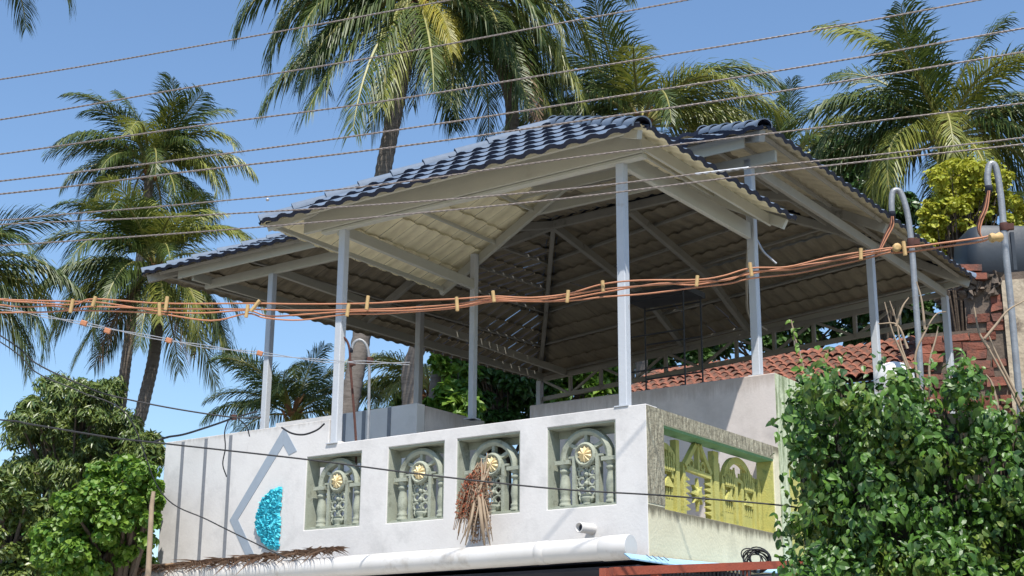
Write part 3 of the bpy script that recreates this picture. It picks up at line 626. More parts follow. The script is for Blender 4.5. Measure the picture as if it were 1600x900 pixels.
# ------------------------------------------------------------------ gutter pipe, stub, awning, gate
gp = thing('gutter_pipe', W(0, -.3, 2.97), 'long thick white plastic gutter pipe along the foot of the facade', 'pipe')
k = MB(); k.tube([W(.06, -.32, 2.975), W(2, -.32, 2.965), W(4.4, -.32, 2.96), W(8.2, -.32, 2.955)], .108, 24); k.build('pipe_body', M['pvc'], gp)
k = MB(); k.lathe(W(.30, -.32, 2.975), -DA, [(.109, 0), (.117, .012), (.117, .285), (.112, .30)], 28); k.build('end_cap', M['pvc'], gp)
k = MB(); k.lathe(W(1.02, -.32, 2.972), -DA, [(.1085, 0), (.113, .004), (.113, .10), (.1085, .104)], 28); k.build('joint', M['pvc'], gp)
k = MB(); ax = (DA*.12-DB*.99).normalized(); c0 = W(.62, .0, 3.205); k.lathe(c0, ax, [(.050, -.02), (.050, .20), (.049, .203), (.041, .203), (.041, .01)], 18)
pst = k.build('drain_stub', M['pvc'], None); tag(pst, 'short white drain stub poking out of the wall above the gutter', 'drain pipe')
k = MB(); k.lathe(c0, ax, [(.041, .0), (.041, .15)], 14); put(k.build('bore_shade', M['dark'], None), pst)  # dark plug standing in for the shade inside the stub

aw = thing('blue_awning', W(-.3, 1, 2.9), 'pale blue metal sheet edge along the foot of the mossy wall', 'awning')
k = MB(); pr_ = [(at(975, 864, 13.0), at(985, 872, 12.6)), (at(1060, 874, 13.9), at(1060, 883, 13.3)), (at(1140, 881, 14.8), at(1130, 889, 14.0)), (at(1215, 884, 15.7), at(1200, 893, 14.9)), (at(1300, 890, 16.7), at(1290, 898, 15.9))]
for i in range(len(pr_)-1):
    (p0, q0), (p1, q1) = pr_[i], pr_[i+1]; th = UZ*.012
    k.hexa([q0-th, q1-th, p1-th, p0-th, q0, q1, p1, p0])
k.build('sheet', M['bluesheet'], aw)
for i in range(4):
    p, q = at(1010+i*9, 868+i, 13.1+.1*i), at(1018+i*9, 874+i, 12.8+.1*i); k = MB(); k.bar(p+UZ*.006, q+UZ*.006, .006, .008); k.build('rib', M['stripe'], aw)
gt = thing('red_steel_gate_frame', at(1050, 900, 12.9), 'red oxide steel frame under the gutter end and blue sheet', 'steel frame')
k = MB(); k.bar(at(955, 893, 12.3), at(1260, 881, 13.6), .06, .07); k.build('top_rail', M['redsteel'], gt)
for px_, dd in ((945, 12.5), (1025, 12.6), (1165, 13.2), (1240, 13.5)):
    p = at(px_, 888, dd); k = MB(); k.bar(Vector((p.x, p.y, 0)), p, .07, .07); k.build('upright', M['redsteel'], gt)
for i in range(24):
    p = at(1032+i*6, 895, 12.65+i*.022); k = MB(); k.bar(Vector((p.x, p.y, .2)), p+UZ*.02, .014, .014); k.build('bar', M['darksteel'], gt)
k = MB(); p = at(1035, 903, 12.62); q = at(1250, 893, 13.5); k.hexa([Vector((p.x, p.y+.06, .2)), Vector((q.x, q.y+.06, .2)), Vector((q.x, q.y+.09, .2)), Vector((p.x, p.y+.09, .2)), p+DB*.06, q+DB*.06, q+DB*.09, p+DB*.09]); k.build('backing_sheet', M['darksteel'], gt)
# porch soffit behind, shade put into its dark colour
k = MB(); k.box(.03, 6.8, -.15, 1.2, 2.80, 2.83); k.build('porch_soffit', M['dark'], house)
# coil of black cable
cc = at(1180, 872, 14.3); k = MB(); rr = random.Random(4)
for i in range(11):
    t0 = rr.random()*6; r0 = rr.uniform(.09, .135); e = Vector((rr.uniform(-.3, .3), rr.uniform(-.3, .3), 1)).normalized(); u = Vector((1, rr.uniform(-.4, .4), rr.uniform(-.2, .2))).normalized(); cz_ = cc+Vector((rr.uniform(-.05, .05), rr.uniform(-.05, .05), rr.uniform(-.05, .03)))
    k.tube([cz_+u*r0*math.cos(t0+j*.35)+e*r0*.85*math.sin(t0+j*.35) for j in range(19)], .007, 5)
tag(k.build('cable_coil', M['black'], None), 'tangled coil of black cable resting on the blue sheet', 'cable coil')

# ------------------------------------------------------------------ wires
def rope2(pts, off=.0055, r=.006, pitch=.14, n=5, m='wire'):
    P = crv(pts, 14); k = MB(); L_ = [0]
    for i in range(1, len(P)): L_.append(L_[-1]+(P[i]-P[i-1]).length)
    step = pitch/6; tot = L_[-1]; N = int(tot/step); pos = []; j = 0
    for i in range(N+1):
        s_ = min(i*step, tot-1e-6)
        while L_[j+1] < s_: j += 1
        pos.append((P[j].lerp(P[j+1], (s_-L_[j])/(L_[j+1]-L_[j])), s_))
    d = (P[-1]-P[0]).normalized(); u = d.orthogonal().normalized(); v = d.cross(u)
    for ph in (0, math.pi):
        k.tube([p+off*(math.cos(2*math.pi*s_/pitch+ph)*u+math.sin(2*math.pi*s_/pitch+ph)*v) for p, s_ in pos], r, n)
    return k
WIRES = [([(-300, 160), (0, 124), (300, 73.5), (655, 9), (900, -40)], 12.4, 'uppermost twisted wire, leaving the photo top left of centre'),
 ([(-300, 228), (0, 187), (300, 136), (600, 87), (860, 39), (1073, 0), (1400, -64)], 12.0, 'second twisted wire from the top, crossing the tall palm'),
 ([(-300, 280), (0, 241), (300, 198), (600, 158), (900, 109), (1200, 60), (1530, 0), (1750, -44)], 11.6, 'third twisted wire from the top, above the roof peak'),
 ([(-300, 316), (0, 283), (300, 247), (600, 206), (900, 160.5), (1250, 105), (1600, 44), (1850, 0)], 11.3, 'fourth twisted wire from the top, passing just above the roof peak'),
 ([(-300, 332), (40, 299), (300, 267.5), (600, 232), (900, 190), (1250, 138), (1600, 81), (1850, 38)], 11.0, 'fifth twisted wire, touching the hip of the front roof'),
 ([(-300, 358), (0, 344), (84, 336), (300, 318), (600, 288), (900, 245.6), (1250, 203), (1600, 161), (1850, 128)], 10.7, 'sixth wire, crossing the blue tiles and rear ridge end'),
 ([(-300, 366), (18, 350), (300, 337), (600, 319), (900, 294), (1137, 266), (1350, 244), (1600, 215), (1850, 186)], 10.5, 'seventh wire with a bright splice above the right corner post'),
 ([(-300, 402), (0, 384), (300, 363), (600, 338), (900, 308), (1250, 264), (1600, 225), (1850, 196)], 10.3, 'lowest of the eight upper wires, crossing the front fascia')]
for i, (pp, d0, lb) in enumerate(WIRES):
    pts = [at(x, y, d0-(x/1600)*1.6) for x, y in pp]
    pts = [pts[0]+(pts[0]-pts[1]).normalized()*9]+pts+[pts[-1]+(pts[-1]-pts[-2]).normalized()*9]
    k = rope2(pts, .0028 if i < 5 else .0022, .0056 if i < 5 else .0045, .085+.006*(i % 3))
    o = tag(k.build('overhead_wire', M['wire'], None), lb, 'wire', 'twisted overhead wires across the sky')
    if i == 6:
        k = MB(); k.tube([at(1086+j*6, 271.5-j*.72+(j % 2)*.8, 10.5-(1086+j*6)/1600*1.6) for j in range(15)], [.006+.004*(j % 2) for j in range(15)], 6); put(k.build('splice', M['wirelt'], None), o)
k = MB(); c = at(418, 312, 11.9); k.lathe(c-UZ*.014, UZ, [(.006, 0), (.016, .01), (.016, .02), (.006, .03)], 8); tag(k.build('wire_marker', M['wirelt'], None), 'tiny pale tag hanging below the sixth wire', 'wire tag')

oc = thing('orange_service_cable', at(800, 465, 10.6), 'bundle of orange insulated conductors sagging across the terrace posts', 'cable')
def od(x): return 11.6-x/1600*.8
STR = [[(-200, 462), (20, 470), (112, 475), (147, 466), (253, 473), (399, 473), (470, 474), (574, 473), (640, 469), (714, 466), (771, 462), (830, 464), (887, 458), (942, 443), (1000, 437), (1089, 436), (1130, 430), (1173, 418), (1230, 416), (1290, 402), (1345, 393), (1392, 386)],
 [(-200, 470), (25, 478), (80, 477), (112, 481), (147, 478), (249, 481), (386, 482), (450, 484), (543, 483), (620, 481), (714, 474), (771, 465), (830, 468), (887, 461), (942, 451), (1010, 445), (1089, 440), (1140, 436), (1173, 424), (1240, 420), (1300, 407), (1345, 397), (1392, 390)],
 [(-200, 484), (40, 487), (112, 484), (200, 486), (249, 489), (330, 500), (386, 489), (415, 496), (470, 499), (543, 490), (600, 489), (714, 480), (771, 470), (850, 470), (900, 468), (942, 463), (1010, 458), (1089, 448), (1140, 442), (1173, 434), (1240, 427), (1300, 415), (1345, 405), (1392, 393)],
 [(-200, 462), (30, 468), (112, 470), (160, 472), (253, 486), (320, 488), (386, 484), (420, 493), (480, 490), (543, 486), (640, 484), (714, 478), (771, 468), (850, 470), (887, 466), (942, 456), (1030, 442), (1089, 444), (1173, 427), (1250, 414), (1345, 400), (1392, 388)]]
for j, st in enumerate(STR):
    sp_ = [at(x, y+1, od(x)+.02*j) for x, y in st]; sp_ = [sp_[0]+Vector((-9, 1.5, .5))]+sp_
    k = MB(); k.tube(crv(sp_, 5), .0066, 6); k.build('conductor', M['orange'], oc)
for (st, j) in (([(1392, 388), (1425, 386), (1470, 380), (1530, 372), (1548, 368)], 0), ([(1392, 395), (1425, 393), (1480, 385), (1530, 378), (1548, 372)], 1)):
    k = MB(); k.tube(crv([at(x, y, od(x)+.02*j) for x, y in st], 5), .008, 6); k.build('conductor', M['orange'], oc)
for x, y, rot in ((112, 478, .2), (147, 471, .1), (249, 483, 0), (260, 474, 0), (386, 486, .05), (399, 478, .6), (543.6, 484, .1), (574, 473, 0), (714, 475, 0), (771, 463, 0), (887, 463, 0), (942, 447, 0), (1089, 439, 0), (1173, 421, 0), (1345, 397, 0), (1413, 388, 0)):
    p = at(x, y, od(x)-.02); s_ = math.sin(rot)*.06; k = MB(); dv = UZ*(.050+.008*math.sin(x*1.7))+Vector((s_+.006*math.sin(x), 0, 0)); k.bar(p-dv, p+dv, .028, .032, up=(0, 1, 0), bev=.008); k.build('spacer_clip', M['clip'], oc)
lc = thing('pale_twin_cable', at(200, 520, 11.5), 'pale twisted twin cable running low on the left towards the left post', 'cable')
for j in range(2):
    k = MB(); pp = [(-200, 455), (0, 481), (65, 493), (131, 505.5), (240, 527), (320, 541), (406, 552), (510, 564), (570, 566), (640, 568)]
    k.tube(crv([at(x, y+(2.2 if (i+j) % 2 else -2), 11.6+.004*x) for i, (x, y) in enumerate(pp)], 8), .0042, 6); k.build('strand', M['wirelt'], lc)
for x, y in ((131, 505), (168, 517), (264, 532), (406, 552)):
    k = MB(); p = at(x, y, 11.58+.004*x); k.bar(p-Vector((.025, 0, -.008)), p+Vector((.025, 0, -.008)), .03, .045, bev=.006); k.build('clip', M['orange'], lc)
def cable(pp, dl, dr, r, label, m='black', name='black_cable', n=6):
    k = MB(); x0, x1 = pp[0][0], pp[-1][0]
    k.tube(crv([at(x, y, dl+(dr-dl)*((x-x0)/(x1-x0) if x1 != x0 else 0)) for x, y in pp], 8), r, 6); return tag(k.build(name, M[m], None), label, 'cable')
b1 = cable([(-250, 640), (0, 656), (49, 663), (170, 683), (238, 691), (480, 718), (650, 740), (860, 763), (1040, 774.5), (1215, 789), (1270, 798)], 11.8, 11.4, .0068, 'black cable crossing the whole facade in front of the balustrades')
b2 = cable([(-250, 380), (0, 524), (57, 568), (125, 600), (170, 617), (264, 637), (364, 652), (408, 652)], 12.2, 12.8, .007, 'black cable from upper left to the small junction box')
cable([(-250, 392), (0, 534), (57, 582), (125, 612), (200, 650), (253, 771), (330, 815), (449, 873)], 12.6, 13.2, .006, 'thin dark cable slanting down over the left wall to the gutter')
cable([(364, 653), (340, 662), (290, 678), (262, 683), (240, 691)], 12.8, 11.9, .009, 'black loop from the junction box back to the facade cable')
k = MB(); k.tube(crv([at(x, y, 12.8) for x, y in ((357, 655), (351, 675), (352, 700), (348, 725), (354, 745))], 6), .006, 5); tag(k.build('black_cable', M['black'], None), 'thin wire tail hanging below the junction box over the stripes', 'cable')
cable([(370, 652), (385, 666), (390, 682)], 12.8, 12.8, .006, 'short wire end curling down right of the junction box')
cable([(372, 651), (390, 646), (402, 643)], 12.8, 12.8, .008, 'short cable end reaching up to the left post')
cable([(440, 668), (456, 677), (475, 679), (495, 672), (507, 662)], 13.6, 13.4, .009, 'dark cable drooping over the wall top left of the front post')
k = MB(); p = at(366, 652, 12.8); k.bar(p-Vector((.022, 0, 0)), p+Vector((.022, 0, 0)), .03, .045, bev=.004); tag(k.build('junction_box', M['rust'], None), 'small reddish junction box where the black cables meet', 'junction box')

# ------------------------------------------------------------------ service masts (goosenecks)
def mast(pts, d, r, label, clampy, name='service_mast', m='galv', foot=0):
    t = thing(name, Vector((at(*pts[0], d).x, d, foot)), label, 'pipe mast')
    P = crv([at(x, y, d) for x, y in pts], 8); P = [Vector((P[0].x+.02, P[0].y, foot))]+P
    k = MB(); k.tube(P, r, 14); k.build('pipe', M[m], t)
    k = MB(); q = P[-1]; k.lathe(q+UZ*.03, -UZ, [(r*1.15, 0), (r*1.15, .05), (r*.8, .051), (r*.8, .01)], 12); k.build('mouth', M['dark'], t)
    for (x, y) in clampy:
        q = at(x, y, d); k = MB(); k.lathe(q-UZ*.035, UZ, [(r*1.25, 0), (r*1.35, .01), (r*1.35, .06), (r*1.25, .07)], 12); k.bar(q, q+Vector((r*2.6, -.02, 0)), .05, .05); k.build('clamp', M['rust'], t)
    return t
m1 = mast([(1441, 640), (1436, 545), (1430, 460), (1424, 380), (1417, 330), (1407, 301), (1396, 299), (1393, 315), (1394, 336)], 11.8, .026, 'grey gooseneck service mast left of its taller twin, above the vine', [(1424, 379)])
m2 = mast([(1596, 660), (1589, 580), (1580, 480), (1571, 390), (1564, 310), (1556, 263), (1547, 257), (1543, 275), (1545, 296)], 11.7, .029, 'taller grey gooseneck service mast at the right, before the water tank', [(1569, 355)])
for t, pts, d in ((m1, [(1394, 338), (1393, 352), (1385, 368), (1374, 392)], 11.7), (m2, [(1545, 298), (1540, 325), (1532, 345), (1530, 362), (1536, 374)], 11.6)):
    for j in range(4):
        k = MB(); k.tube(crv([at(x+(j-1.5)*(2.5-abs(i-1.5)), y, d-.01*j) for i, (x, y) in enumerate(pts)], 6), .006, 5); k.build('drop_wire', M['orange' if j % 2 else 'rust'], t)
k = MB(); p = at(1556, 371, 10.55); k.lathe(p, (1, .1, .15), [(.03, -.05), (.04, -.03), (.028, 0), (.04, .03), (.03, .05)], 10); k.build('insulator', M['clip'], m2)
k = MB(); p = at(1401, 387, 10.9); k.lathe(p, (0, 1, .1), [(.012, -.02), (.035, -.02), (.035, .02), (.012, .02)], 10); k.build('insulator', M['clip'], m1)
mast([(574, 700), (576, 640), (577, 580), (576, 552), (571, 537), (562, 531), (553, 536), (549, 548)], 15.6, .017, 'thin dark gooseneck pipe behind the parapet, right of the front post', [(576, 563)], m='galv', foot=3.26)
mast([(557, 700), (553, 640), (548, 580), (546, 545), (540, 530), (532, 525)], 15.9, .014, 'thinner bent pipe just right of the white front post', [(549, 568)], m='rust', foot=3.26)

# ------------------------------------------------------------------ neighbour roof, brick wall, tank
nb = thing('neighbour_house', W(4, 14, 0), 'old house with terracotta tiled roof seen through the lattice girder', 'house')
k = MB(); k.box(-1.2, 8.0, 13.4, 17.5, 0, 7.4); k.build('wall', M['mortar'], nb)
E0, E1, TP_ = W(-1.6, 12.9, 7.30), W(8.6, 12.9, 7.46), W(3, 16.5, 9.3)
ns = Slope(E0, E1, TP_, [E0, E1, ])if False else None
X_ = (E1-E0).normalized(); d_ = TP_-E0; Y_ = (d_-X_*d_.dot(X_)).normalized(); Z_ = Y_.cross(X_) if Y_.cross(X_).z > 0 else X_.cross(Y_)
k = MB(); k.hexa([E0-Z_*.08, E1-Z_*.08, E1+Y_*2.3-Z_*.08, E0+Y_*2.3-Z_*.08, E0-Z_*.05, E1-Z_*.05, E1+Y_*2.3-Z_*.05, E0+Y_*2.3-Z_*.05]); k.build('roof_deck', M['mortar'], nb)
tw, tlg = .21, .40
tv = []; tf = []
for y, zl in ((0, .035), (tlg, 0)):
    for x, h in ((0, 0), (.045, .055), (.105, .075), (.165, .055), (.215, 0)):
        tv.append((x, y, h+zl))
    for x, h in ((0, 0), (.045, .055), (.105, .075), (.165, .055), (.215, 0)):
        tv.append((x, y, h+zl-.018))
tf = [(i, i+1, 11+i, 10+i) for i in range(4)]+[(5+i+1, 5+i, 15+i, 15+i+1) for i in range(4)]+[(i+1, i, 5+i, 6+i) for i in range(4)]
tme = bpy.data.meshes.new('clay_tile'); tme.from_pydata(tv, [], tf); tme.materials.append(M['terra']); tme.update()
Mb = Matrix((X_, Y_, Z_)).transposed().to_4x4(); cnt = 0; k = MB(); rt = random.Random(9)
for j in range(7):
    for i in range(48):
        Mx = Mb.copy(); Mx.translation = E0+X_*(i*tw+rt.uniform(-.01, .01))+Y_*(j*.33-.1+rt.uniform(-.03, .03))+Z_*rt.uniform(0, .03)
        Mx = Mx@Matrix.Rotation(rt.uniform(-.05, .05), 4, 'Z')
        if cnt < 288:
            o = bpy.data.objects.new('clay_tile', tme); COL.objects.link(o); o.parent = nb; o.matrix_local = Matrix.Translation(-Vector(nb['_w']))@Mx
        else: k.add([Mx@Vector(v) for v in tv], tf)
        cnt += 1
k.build('clay_tiles', M['terra'], nb, fix=False, kind='stuff')

def fat(px, py, d): return at(px, py, d)
br = thing('ruined_brick_wall', Vector((at(1530, 600, 23).x, 23, 0)), 'crumbling red brick wall with rough plaster below the dark water tank', 'brick wall')
pL, pR = at(1443, 600, 23.3), at(1640, 600, 22.6)
ex = (pR-pL); Lw = ex.length; ex.z = 0; ex.normalize(); ny = Vector((ex.y, -ex.x, 0))
k = MB(); c0 = Vector((pL.x, pL.y, 0)); ztop = at(1540, 432, 23).z; zmid = at(1470, 470, 23).z
def wb(k, u0, u1, z0, z1, d0, d1, m=0):
    k.hexa([c0+ex*u0+ny*d0+UZ*z0, c0+ex*u1+ny*d0+UZ*z0, c0+ex*u1+ny*d1+UZ*z0, c0+ex*u0+ny*d1+UZ*z0, c0+ex*u0+ny*d0+UZ*z1, c0+ex*u1+ny*d0+UZ*z1, c0+ex*u1+ny*d1+UZ*z1, c0+ex*u0+ny*d1+UZ*z1], m)
wb(k, 0, .75, 0, zmid-.5, -.4, 0); wb(k, .7501, 3.4, 0, ztop, -.4, 0); k.build('core', M['mortar'], br)
bh, bl = .155, .44
rb = random.Random(11); row = 0; z = 4.6
while z+bh < ztop+.02:
    u = -.2*(row % 2)
    while u < 1.32:
        l = bl*rb.uniform(.7, 1.15); tz = zmid-.5 if u < .75 else (ztop-.42 if u < .8 else ztop-.3)
        u0, u1 = max(u, 0), min(u+l-.03, 1.34)
        if u1-u0 > .1 and z+bh < tz+.05 and rb.random() > .2:
            k = MB(); pr0 = rb.uniform(.02, .11); dz = rb.uniform(-.01, .01)
            wb(k, u0, u1, z+dz, z+bh-.025+dz, -.02, pr0)
            for i_, v_ in enumerate(k.v): k.v[i_] = tuple(Vector(v_)+Vector((rb.uniform(-1, 1), rb.uniform(-1, 1), rb.uniform(-1, 1)))*.022)
            o = k.build('brick', M['brick'], br)
        u += l
    z += bh; row += 1
k = MB(); wb(k, 1.36, 3.4, 4.2, ztop-.15, .003, .09); o = k.build('plaster_patch', M['ruin'], br)
k = MB()
for i in range(46):
    u = rb.uniform(.35, 1.35); zz = rb.uniform(ztop-.42, ztop-.02); s_ = rb.uniform(.05, .13); c = c0+ex*u+UZ*zz+ny*rb.uniform(0, .1)
    k.add([c+Vector((rb.uniform(-1, 1), rb.uniform(-1, 1), rb.uniform(-1, 1))).normalized()*s_ for _ in range(6)], [(0, 1, 2), (0, 2, 3), (0, 3, 4), (0, 4, 1), (5, 2, 1), (5, 3, 2), (5, 4, 3), (5, 1, 4)])
k.build('rubble', M['mortar'], br, kind='stuff')
tk = thing('water_tank', Vector((at(1570, 430, 23).x, 23.4, ztop+.02)), 'dark blue grey water tank on top of the brick wall', 'water tank')
k = MB(); zt0, zt1 = at(1560, 432, 23.2).z, at(1560, 352, 23.2).z; x0, x1 = at(1512, 400, 23.2).x, at(1665, 400, 23.2).x
ts = []
for z_, inn in ((zt0, .06), (zt0+.06, .0), (zt0+.5, .03), (zt1-.1, .06), (zt1, .12)): ts.append((z_, inn))
def rr_(z_, inn):
    xa, xb, ya, yb = x0+inn, x1-inn, 23.1+inn, 24.3-inn; c = .22; P = []
    for cx_, cy_, a0 in ((xb-c, yb-c, 0), (xa+c, yb-c, 90), (xa+c, ya+c, 180), (xb-c, ya+c, 270)):
        for i in range(5): t = math.radians(a0+i*22.5); P.append(Vector((cx_+c*math.cos(t), cy_+c*math.sin(t), z_)))
    return P
rings = [rr_(*t) for t in ts]; nn_ = len(rings[0]); k.add([p for r_ in rings for p in r_], [(i*nn_+j, i*nn_+(j+1) % nn_, (i+1)*nn_+(j+1) % nn_, (i+1)*nn_+j) for i in range(len(rings)-1) for j in range(nn_)], 0, True); k.add(rings[-1], [tuple(range(nn_))]); k.add(rings[0], [tuple(range(nn_))[::-1]])
k.build('tank_body', M['tank'], tk)
for px_ in (1585, 1612):
    xx = at(px_, 400, 23.1).x; k = MB(); k.wbox((xx, 23.13, (zt0+zt1)/2-.03), .03, .03, (zt1-zt0)/2-.12); k.build('rib', M['tank'], tk)
for i, (x_, y_) in enumerate(((1512, 421), (1520, 434))):
    k = MB(); p = at(x_, y_, 22.9); k.wbox(p, .2, .12, .055); o = k.build('terracotta_block', M['brick'], None); tag(o, ['upper', 'lower'][i]+' orange terracotta block stacked beside the water tank', 'brick block', 'terracotta blocks beside the tank')
k = MB(); c = at(1397, 583, 12.4); k.lathe(c-UZ*.15, UZ, [(.17, 0), (.18, .08), (.17, .16), (.12, .22), (.03, .25)], 20); tag(k.build('white_drum', M['whiteplastic'], None), 'white plastic drum top poking out of the vine', 'drum')
k = MB(); p = at(236, 790, 12.9); k.tube([Vector((p.x-.02, 12.9, 0)), at(232, 890, 12.9), at(237, 790, 12.9), at(240, 768, 12.9)], [.03, .026, .022, .018], 8); tag(k.build('wooden_pole', M['stem'], None), 'thin weathered wooden pole beside the left end of the facade', 'pole')

# ------------------------------------------------------------------ palms
def frond_mesh(elev, droop, L_, seed, m, rm, nl=74, lw=.050, ll=1.0, hang=.5, ragged=0.0):
    """rachis leaves the origin along +x rising at elev, bends down by droop; leaflets hang from it"""
    r = random.Random(seed); k = MB(); N = 14; p = Vector((0, 0, 0)); pts = [p.copy()]; dirs = []
    for i in range(N):
        t = i/N; a = math.radians(elev-droop*(t**1.35)); yaw = math.sin(seed)*.25*t
        d = Vector((math.cos(a)*math.cos(yaw), math.cos(a)*math.sin(yaw), math.sin(a))); dirs.append(d); p = p+d*(L_/N); pts.append(p.copy())
    dirs.append(dirs[-1])
    k.tube(pts, [.045*(1-i/N)**.7+.006 for i in range(N+1)], 5, 1)
    for s_ in (-1, 1):
        for j in range(nl):
            t = .16+.84*(j+r.random()*.6)/nl
            if r.random() < ragged: continue
            f = min(t*N, N-.001); i = int(f); q = pts[i].lerp(pts[i+1], f-i); d = dirs[i]
            side = d.cross(UZ)
            side = side.normalized() if side.length > .05 else Vector((0, 1, 0))
            upv = side.cross(d).normalized()
            l = L_*.32*ll*(math.sin(math.pi*min(1, (t-.06)**.75*1.02))**.55*.9+.14)*r.uniform(.72, 1.12)
            fw = .75+.95*t+r.uniform(-.18, .18)
            dd = (side*s_+d*fw+upv*r.uniform(-.05, .35)).normalized()
            g1 = Vector((0, 0, -1)); h = hang*r.uniform(.6, 1.35)
            d2 = (dd+g1*h).normalized(); d3 = (dd+g1*h*2.4).normalized()
            m1_ = q+dd*l*.35; m2_ = m1_+d2*l*.35; e_ = m2_+d3*l*.32
            wv = d*(lw*.5)
            if abs(wv.normalized().dot(dd)) > .9: wv = upv*lw*.5
            k.add([q-wv*.5, q+wv*.5, m1_+wv, m1_-wv, m2_+wv*.8, m2_-wv*.8, e_], [(0, 1, 2, 3), (3, 2, 4, 5), (5, 4, 6)])
    me = bpy.data.meshes.new('frond'); me.from_pydata(k.v, [], k.f); me.materials.append(m); me.materials.append(rm); me.polygons.foreach_set('material_index', k.m); me.update(); return me
FM = {}
def fm(kind, e, var):
    key = (kind, e, var)
    if key not in FM:
        m, rm, droop, hang, rag = {'g': ('frond', 'rach', 92, .85, 0.03), 'f': ('frondg', 'rach', 98, 1.0, .03), 'y': ('frondy', 'rach', 80, .7, .03), 'o': ('frondo', 'rachd', 60, .9, .1), 'd': ('frondd', 'rachd', 45, 1.6, .25)}[kind]
        if e > 60: droop *= .62
        if e > 40: hang *= .4
        if e < -10: droop = max(30, 88+e)*.75
        FM[key] = frond_mesh(e, droop*(.85+.3*var), 4.0, e*7+var*131+len(kind), M[m], M[rm], hang=hang, ragged=rag)
    return FM[key]
def palm(c, path, L_, label, seed, nf=26, r0=.17, r1=.13, extra=(), kinds='g', emax=82, emin=-45, clear=False, group='tall coconut palms behind the house', rings=True, az0=None):
    """c crown centre; path list of trunk points from crown down to the ground"""
    rnd_ = random.Random(seed); base = Vector((path[-1].x, path[-1].y, 0))
    t = thing('coconut_palm', base, label, 'palm tree', group)
    P = crv([base]+list(reversed(path[:-1] if path[-1].z < .1 else path))+[c-UZ*.1], 8) if len(path) else crv([base, c], 8)
    Q = []; L0 = 0; acc = [0]
    for i in range(1, len(P)): acc.append(acc[-1]+(P[i]-P[i-1]).length)
    step = .11; n = int(acc[-1]/step); j = 0; rad = []
    for i in range(n+1):
        s_ = min(i*step, acc[-1]-1e-5)
        while acc[j+1] < s_: j += 1
        Q.append(P[j].lerp(P[j+1], (s_-acc[j])/(acc[j+1]-acc[j]))); f = s_/acc[-1]
        rad.append((r0*1.15*(1-f)+r1*f)*(1+(.05 if i % 2 else -.03))+.10*max(0, .06-f)/.06)
    k = MB(); k.tube(Q, rad, 10); k.build('trunk', M['trunk'], t)
    k = MB()
    for i in range(14):
        a = i*2.4; z_ = -.35+.045*i; k.bar(c+UZ*z_+Vector((math.cos(a), math.sin(a), 0))*r1*.7, c+UZ*(z_+.32)+Vector((math.cos(a), math.sin(a), 0))*(r1*1.5+.10), .11, .05)
    for i in range(6):
        a = i*1.1+seed; cc_ = c+Vector((math.cos(a)*.22, math.sin(a)*.22, -.25-.08*(i % 3))); k.lathe(cc_-UZ*.1, UZ, [(.02, 0), (.09, .06), (.10, .12), (.05, .19), (.01, .21)], 8)
    k.build('crown_heart', M['nut'], t)
    es = (75, 60, 45, 30, 12, -8, -28, -50)
    def add(az, e, sc, kind):
        eb = min(es, key=lambda q: abs(q-e)); var = rnd_.choice((0, 1))
        Mx = Matrix.Translation(c-base)@Matrix.Rotation(az, 4, 'Z')@Matrix.Rotation(math.radians(rnd_.uniform(-10, 10) if e < 50 else rnd_.uniform(-38, 38)), 4, 'X')@Matrix.Rotation(math.radians(-(e-eb)), 4, 'Y')@Matrix.Scale(sc, 4)
        inst('frond', fm(kind, eb, var), t, Mx)
    for i in range(nf):
        f = (i+.5)/nf; e = emax+(emin-emax)*f**1.05+rnd_.uniform(-7, 7); az = i*2.399+seed
        if clear and e < 35 and math.sin(az) < -.45 and abs(math.cos(az)) < .75: continue
        kd = kinds[min(len(kinds)-1, int(rnd_.random()*len(kinds)))]
        add(az, e, L_/4.0*rnd_.uniform(.86, 1.08)*(.82 if f < .12 else 1), kd)
    for az, e, sc, kind in extra: add(math.radians(az), e, sc*L_/4.0, kind)
    return t
def trunk(pp, d): return [at(x, y, d) for x, y in pp]
# azimuth: 0 = right of the photo, 180 = left, 90 = away, -90 = towards the viewer
palm(at(234, 262, 50), trunk([(228, 340), (216, 430), (203, 520), (188, 640), (182, 720)], 50), 3.9, 'tall palm on the left whose upright crown tops the pair', 1, 32, .21, .16, extra=[(175, 38, 1.05, 'g'), (8, 30, .9, 'f'), (185, 18, .8, 'g'), (-90, 74, 1, 'g')], kinds='gggf', emin=-15)
palm(at(243, 420, 46), trunk([(247, 480), (240, 560), (222, 640), (208, 720)], 46), 4.3, 'lower left palm of the pair, drooping yellowish fronds round its crown', 2, 34, .24, .18, extra=[(180, 14, 1.1, 'g'), (0, 10, 1, 'g'), (-60, -28, .9, 'f'), (-120, -28, .8, 'f'), (185, -8, 1.05, 'f'), (-10, -12, .95, 'g'), (-90, -50, .8, 'd'), (-40, -50, .9, 'd'), (-140, -50, .9, 'd'), (-70, 45, .9, 'f'), (-100, 60, .9, 'f')], kinds='ggff', emin=-48)
palm(at(-92, 440, 38), trunk([(-70, 600), (-90, 760)], 38), 3.9, 'palm at the left edge with an orange dying frond', 3, 22, extra=[(5, 40, 1, 'g'), (-5, 5, 1.1, 'g'), (-10, -12, 1, 'g'), (-25, -28, .8, 'y'), (-10, -42, .80, 'o'), (5, -50, .9, 'o'), (-15, -50, 1, 'd'), (-40, -40, .9, 'y'), (12, 28, 1.05, 'g')], kinds='gggf', emin=-10)
palm(at(-30, -95, 36), trunk([(-40, 100), (-110, 420)], 36), 3.6, 'palm at the top left corner, only a frond tip showing', 4, 14, extra=[(-5, -8, 1.05, 'g'), (-20, -28, .9, 'g')], emin=0)
